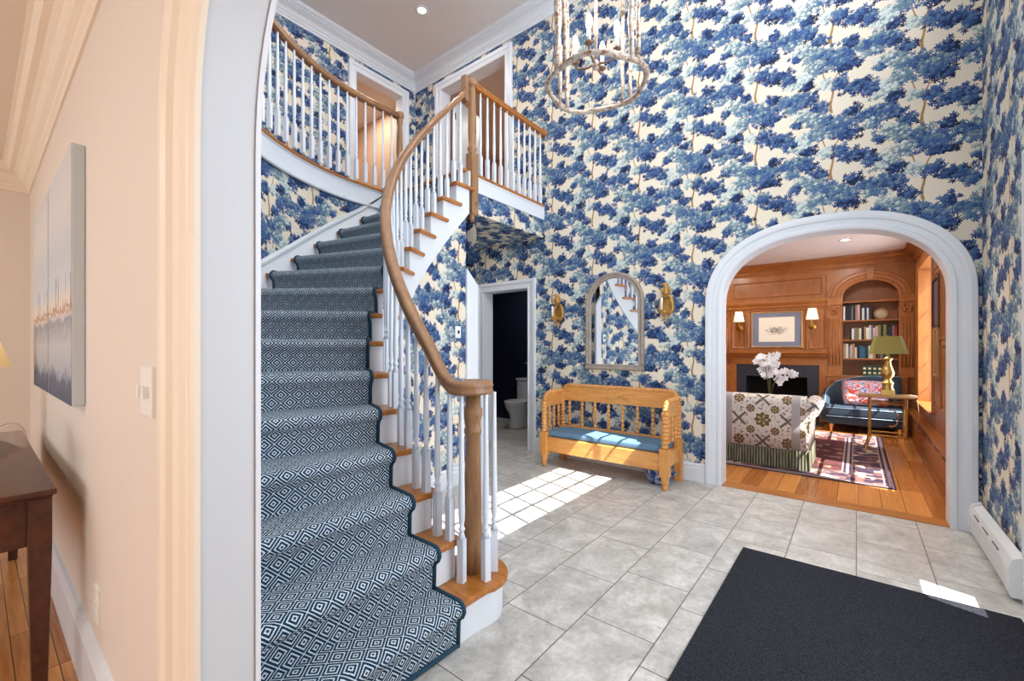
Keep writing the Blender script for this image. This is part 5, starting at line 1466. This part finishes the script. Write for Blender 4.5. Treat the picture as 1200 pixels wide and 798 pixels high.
# scooped back and low left arm as one wrap-around shell
pts = []
for k in range(0,25):
    f = k/24
    if f < .38: g_=f/.38; x=CX0-.03; y=CY0+.18+(CY1-.12-CY0-.18)*g_; h_=.42+.10*g_**2
    elif f < .55: g_=(f-.38)/.17; a=PI-g_*PI/2; x=CX0+.12+.15*math.cos(a); y=CY1-.12+.15*math.sin(a); h_=.52+.22*g_
    else: g_=(f-.55)/.45; x=CX0+.12+(CX1-.01-CX0-.12)*g_; y=CY1+.03; h_=.74+.09*math.sin(min(1,g_*1.6)*PI/2)
    pts.append((x,y,h_))
rows=[[],[],[],[],[],[]]
for i,(x,y,h_) in enumerate(pts):
    p0=Vector((*pts[max(0,i-1)][:2],0)); p1=Vector((*pts[min(24,i+1)][:2],0)); d=(p1-p0).normalized(); nn_=Vector((-d.y,d.x,0)); c=Vector((x,y,0))
    rows[0].append(c+nn_*.045+Vector((0,0,.15))); rows[1].append(c+nn_*.06+Vector((0,0,h_-.04))); rows[2].append(c+nn_*.03+Vector((0,0,h_))); rows[3].append(c-nn_*.03+Vector((0,0,h_))); rows[4].append(c-nn_*.06+Vector((0,0,h_-.04))); rows[5].append(c-nn_*.045+Vector((0,0,.15)))
b_ = MB().grid(rows)
for i in (0,-1): b_.add([r[i] for r in rows],[tuple(range(6))])
bk = b_.build('back_and_arm', M['navy_velvet'], cc)
MB().tube([(x,y,h_+.002) for x,y,h_ in pts], .006, 6).build('piping', M['piping'], bk)
for x in (CX0+.06,CX1-.06):
    for y in (CY0+.04,CY1-.04): MB().lathe([(.012,.0115 if False else .001),(.016,.03),(.014,.05),(.024,.09),(.026,.13)], (x,y,0), 10).build('leg', M['pine_up'], cc)
pw = MB(); N=14; top=[];botm=[]
for i in range(N+1):
    for_row=[]; br=[]
    for j in range(N+1):
        u=i/N*2-1; v=j/N*2-1; th=.075*(max(0,(1-u**4)*(1-v**4)))**.5; k_=1-.06*(u*u*v*v>0.6)
        for_row.append((u*.28*(1-.05*v*v), -th, v*.21*(1-.05*u*u))); br.append((u*.28*(1-.05*v*v), th, v*.21*(1-.05*u*u)))
    top.append(for_row); botm.append(br)
pw.grid(top).grid(botm)
pw.v = [(.10+x*math.cos(.12)-z*.05, 8.62+y*math.cos(.4)+z*math.sin(.4), .575+z*math.cos(.4)-y*math.sin(.4)) for x,y,z in pw.v]
tag(pw.build('throw_pillow', M['pillow']), 'coral and blue patterned pillow leaning on the blue armchair', 'pillow')

# gilt tray table
tt = thing('side_table', 'gilt bamboo style side table with shaped top by the library window', 'table', (.29,7.0,0))
TP = [(.015,6.86),(.07,6.80),(.18,6.785),(.40,6.785),(.51,6.80),(.565,6.86),(.565,7.16),(.51,7.21),(.40,7.225),(.18,7.225),(.07,7.21),(.015,7.16)]
MB().prism(TP, lambda a,b:(a,b,.672), lambda a,b:(a,b,.692)).build('table_top', M['frame_gold'], tt, bevel=.006)
def bamboo(p,q,r=.013):
    p=Vector(p);q=Vector(q);n=17; P=[p.lerp(q,k/(n-1)) for k in range(n)]; return P,[r*(1.28 if k%4==0 else 1) for k in range(n)]
lx0,lx1,ly0,ly1=.13,.46,6.86,7.15
for x in (lx0,lx1):
    for y in (ly0,ly1):
        P,r=bamboo((x,y,.675),(x,y,.20)); b=MB().tube(P,r,8)
        sx=-1 if x==lx0 else 1; sy=-1 if y==ly0 else 1
        b.tube([(x,y,.20),(x+sx*.012,y+sy*.01,.14),(x+sx*.03,y+sy*.02,.06),(x+sx*.05,y+sy*.03,.021),(x+sx*.065,y+sy*.035,.021)],[.013,.012,.010,.009,.008],8)
        b.build('leg', M['gilt'], tt)
for z in (.60,.215):
    for a,b in (((lx0,ly0,z),(lx1,ly0,z)),((lx0,ly1,z),(lx1,ly1,z)),((lx0,ly0,z),(lx0,ly1,z)),((lx1,ly0,z),(lx1,ly1,z))):
        P,r=bamboo(a,b,.011); MB().tube(P,r,8).build('stretcher', M['gilt'], tt)
MB().tube([(lx0+.20+.06*math.cos(a),ly0,.43+.10*math.sin(a)) for a in [math.radians(-110+22*k) for k in range(11)]], .007, 8).build('scroll', M['gilt'], tt)
# lamp
lp = thing('table_lamp', 'brass baluster lamp with an olive green shade on the gilt side table', 'lamp', (.30,7.0,.692))
LB = plain('polished_brass', srgb(226,204,128), .34, 1, var=.05)
z0=.692
b=MB().obox((.30,7.0,z0+.035),(.062,0,0),(0,.062,0),(0,0,.035))
b.lathe([(.06,z0+.07),(.05,z0+.10),(.052,z0+.14),(.062,z0+.15),(.045,z0+.17),(.03,z0+.20),(.06,z0+.24),(.066,z0+.28),(.05,z0+.33),(.034,z0+.38),(.03,z0+.42),(.045,z0+.44),(.05,z0+.455),(.02,z0+.47),(.012,z0+.50),(.010,z0+.70),(.016,z0+.715),(0,z0+.735)], (.30,7.0,0), 20)
b.build('base', LB, lp, bevel=.004)
mb=MB()
def oct_(w,z): 
    c=w*.82
    return [(.30+x,7.0+y,z) for x,y in ((-w,-c),(-c,-w),(c,-w),(w,-c),(w,c),(c,w),(-c,w),(-w,c))]
A=oct_(.185,1.20);B=oct_(.125,1.415); mb.add(A+B,[(i,(i+1)%8,8+(i+1)%8,8+i) for i in range(8)])
sh_=mb.build('lamp_shade', M['shade_green'], lp); m_=sh_.modifiers.new('t','SOLIDIFY'); m_.thickness=.004
MB().tube([(.33,7.06,.70),(.50,7.12,.699),(.575,7.14,.69),(.585,7.14,.55),(.60,7.2,.40),(.58,7.3,.30)], .004, 6).build('power_cord', plain('cream_cord',srgb(200,176,140),.6), lp)
# radiator cover along the window wall
rc = thing('radiator_cover', 'long low cherry radiator cover below the library windows', 'radiator cover', (.655,6.7,0))
cv_=MB().box(.615,LX1-.002,4.55,8.86,.03,.34).box(.60,LX1-.002,4.55,8.86,.34,.36).build('cover', M['panel'], rc, bevel=.004)
for k in range(8): MB().box(.612,.616,4.75+k*.5,5.05+k*.5,.27,.285).build('vent_slot', M['dark_metal'], cv_)
MB().box(.585,.615,4.55,8.86,.0,.03).build('base_shoe', M['panel_dark'], rc)
# small pictures on the pier between the windows
for (z0_,z1_,y0_,y1_,lab,mt) in ((1.52,2.02,6.38,6.80,'dark framed picture on the pier between the library windows',plain('dim_picture',srgb(92,84,96),.4,var=.3,scale=8)),(.98,1.46,6.46,6.72,'narrow gilt framed mirror below the picture on the library pier',M['mirror'])):
    t=thing('pier_picture' if z0_>1.5 else 'pier_mirror', lab, 'picture' if z0_>1.5 else 'mirror', (LX1,(y0_+y1_)/2,z0_))
    MB().casing([(y0_,z0_),(y1_,z0_),(y1_,z1_),(y0_,z1_)], [(0,.006),(0,.022),(-.02,.03),(-.035,.02),(-.035,.006)][::-1] if False else [(-.03,.008),(-.03,.022),(-.01,.03),(0,.02),(0,.006)], lambda s,z,d:(LX1-d,s,z), closed=True).build('frame', M['frame_gold'] if z0_<1.5 else M['mahogany'], t)
    MB().box(LX1-.014,LX1-.006,y0_+.01,y1_-.01,z0_+.01,z1_-.01).build('image' if z0_>1.5 else 'glass', mt, t)
# ------------------------------------------------------------------ light and camera
def area(name, loc, rot, sx, sy, power, col, spread=None):
    l = bpy.data.lights.new(name,'AREA'); l.shape='RECTANGLE'; l.size=sx; l.size_y=sy; l.energy=power; l.color=col
    if spread: l.spread = spread
    o = bpy.data.objects.new(name,l); COL.objects.link(o); o.location=loc; o.rotation_euler=rot; return o
def point(name, loc, power, col, r=.05):
    l = bpy.data.lights.new(name,'POINT'); l.energy=power; l.color=col; l.shadow_soft_size=r
    o = bpy.data.objects.new(name,l); COL.objects.link(o); o.location=loc; return o
el, az = math.radians(52), math.radians(16.3)
sd = Vector((-math.cos(el)*math.cos(az), math.cos(el)*math.sin(az), -math.sin(el)))
l = bpy.data.lights.new('sun','SUN'); l.energy = 42; l.angle = math.radians(.12); l.color=(1,.95,.88)
o = bpy.data.objects.new('sun',l); COL.objects.link(o); o.location=(8,0,9); o.rotation_euler = sd.to_track_quat('-Z','Y').to_euler()
w = bpy.data.worlds.new('sky'); scene.world = w; w.use_nodes = True
bg = w.node_tree.nodes['Background']; bg.inputs[0].default_value = (.62,.78,1,1); bg.inputs[1].default_value = 1.6
CW=(.86,.93,1); WW=(1,.95,.88)
RX = math.radians(90)
# daylight through the openings
area('daylight_long_window', (.66,2.1,3.95), (0,RX+math.radians(22),0), .9,2.2, 200, CW)
area('daylight_front_door', (.665,2.0,1.6), (0,RX,0), 1.6,2.0, 118, CW)
area('daylight_library_near', (.96,5.31,1.45), (0,RX,0), 1.8,.86, 60, CW)
area('daylight_library_far', (.96,7.63,1.45), (0,RX,0), 1.8,1.3, 70, CW)
for k,x in enumerate((-3.7,-1.6,1.0)): area('daylight_dining_%d'%k, (x,-3.6,1.5), (RX,0,0), 1.4,1.5, 46, (.92,.95,1))
# recessed lamps of the hall ceiling
for k,(x,y) in enumerate(((-.7,1.2),(-.8,2.9),(-2.4,1.3),(-2.3,3.0),(-4.2,3.47),(-4.3,1.6))):
    area('hall_can_%d'%k, (x,y,CEIL-.012), (0,0,0), .12,.12, 21, (1,.96,.9))
for k in range(4):
    a = math.radians(10+90*k); point('chandelier_%d'%k, (CX+.125*math.cos(a),CY+.125*math.sin(a),CZ+.36), 4.5, (1,.93,.84), .03)
for k,(x,y) in enumerate(((-1.6,6.2),(-.12,7.6),(-.6,5.4),(-1.9,8.0))): area('library_can_%d'%k, (x,y,LC-.012), (0,0,0), .12,.12, 34, (1,.93,.84))
for x in (-1.705,-.585): point('sconce_lamp', (x,LY_-.11,1.86), 2.2, (1,.75,.45), .03)
point('dining_table_lamp', (lx,ly,tz+.52), 5, (1,.7,.4), .04)
for k,(x,y) in enumerate(((-3.4,-1.6),(-1.0,-1.6),(1.0,-1.2))): area('dining_fill_%d'%k, (x,y,2.6), (0,0,0), .14,.14, 20, (1,.97,.93))  # added fill lights without fittings, to brighten the dining room
area('landing_ceiling_lamp', (-3.6,3.75,2.598), (0,0,0), .14,.14, 5, (1,.9,.8))
area('bedroom_lamp_left', (-6.3,3.9,5.28), (0,0,0), .5,.5, 36, WW); area('bedroom_lamp_back', (-4.6,5.9,5.28), (0,0,0), .5,.5, 42, WW)
area('powder_fill', (-4.2,5.2,2.54), (0,0,0), .15,.15, 14, (1,.95,.9))  # added light with no fitting, lifts the black of the powder room

cam = bpy.data.cameras.new('camera'); co = bpy.data.objects.new('camera', cam); COL.objects.link(co)
co.location = (0,0,1.27); th_ = math.atan(403.5/505)
co.rotation_euler = (RX,0,th_)
cam.sensor_fit='HORIZONTAL'; cam.sensor_width = 36; cam.lens = 36*505/1200; cam.shift_y = 9/1200; cam.clip_start=.02
scene.camera = co
scene.view_settings.view_transform = 'Standard'; scene.view_settings.look = 'None'; scene.view_settings.gamma = 1; scene.view_settings.use_curve_mapping = False
scene.view_settings.exposure = -0.85
scene.cycles.use_denoising = True
scene.cycles.max_bounces = 8; scene.cycles.diffuse_bounces = 5; scene.cycles.sample_clamp_indirect = 4
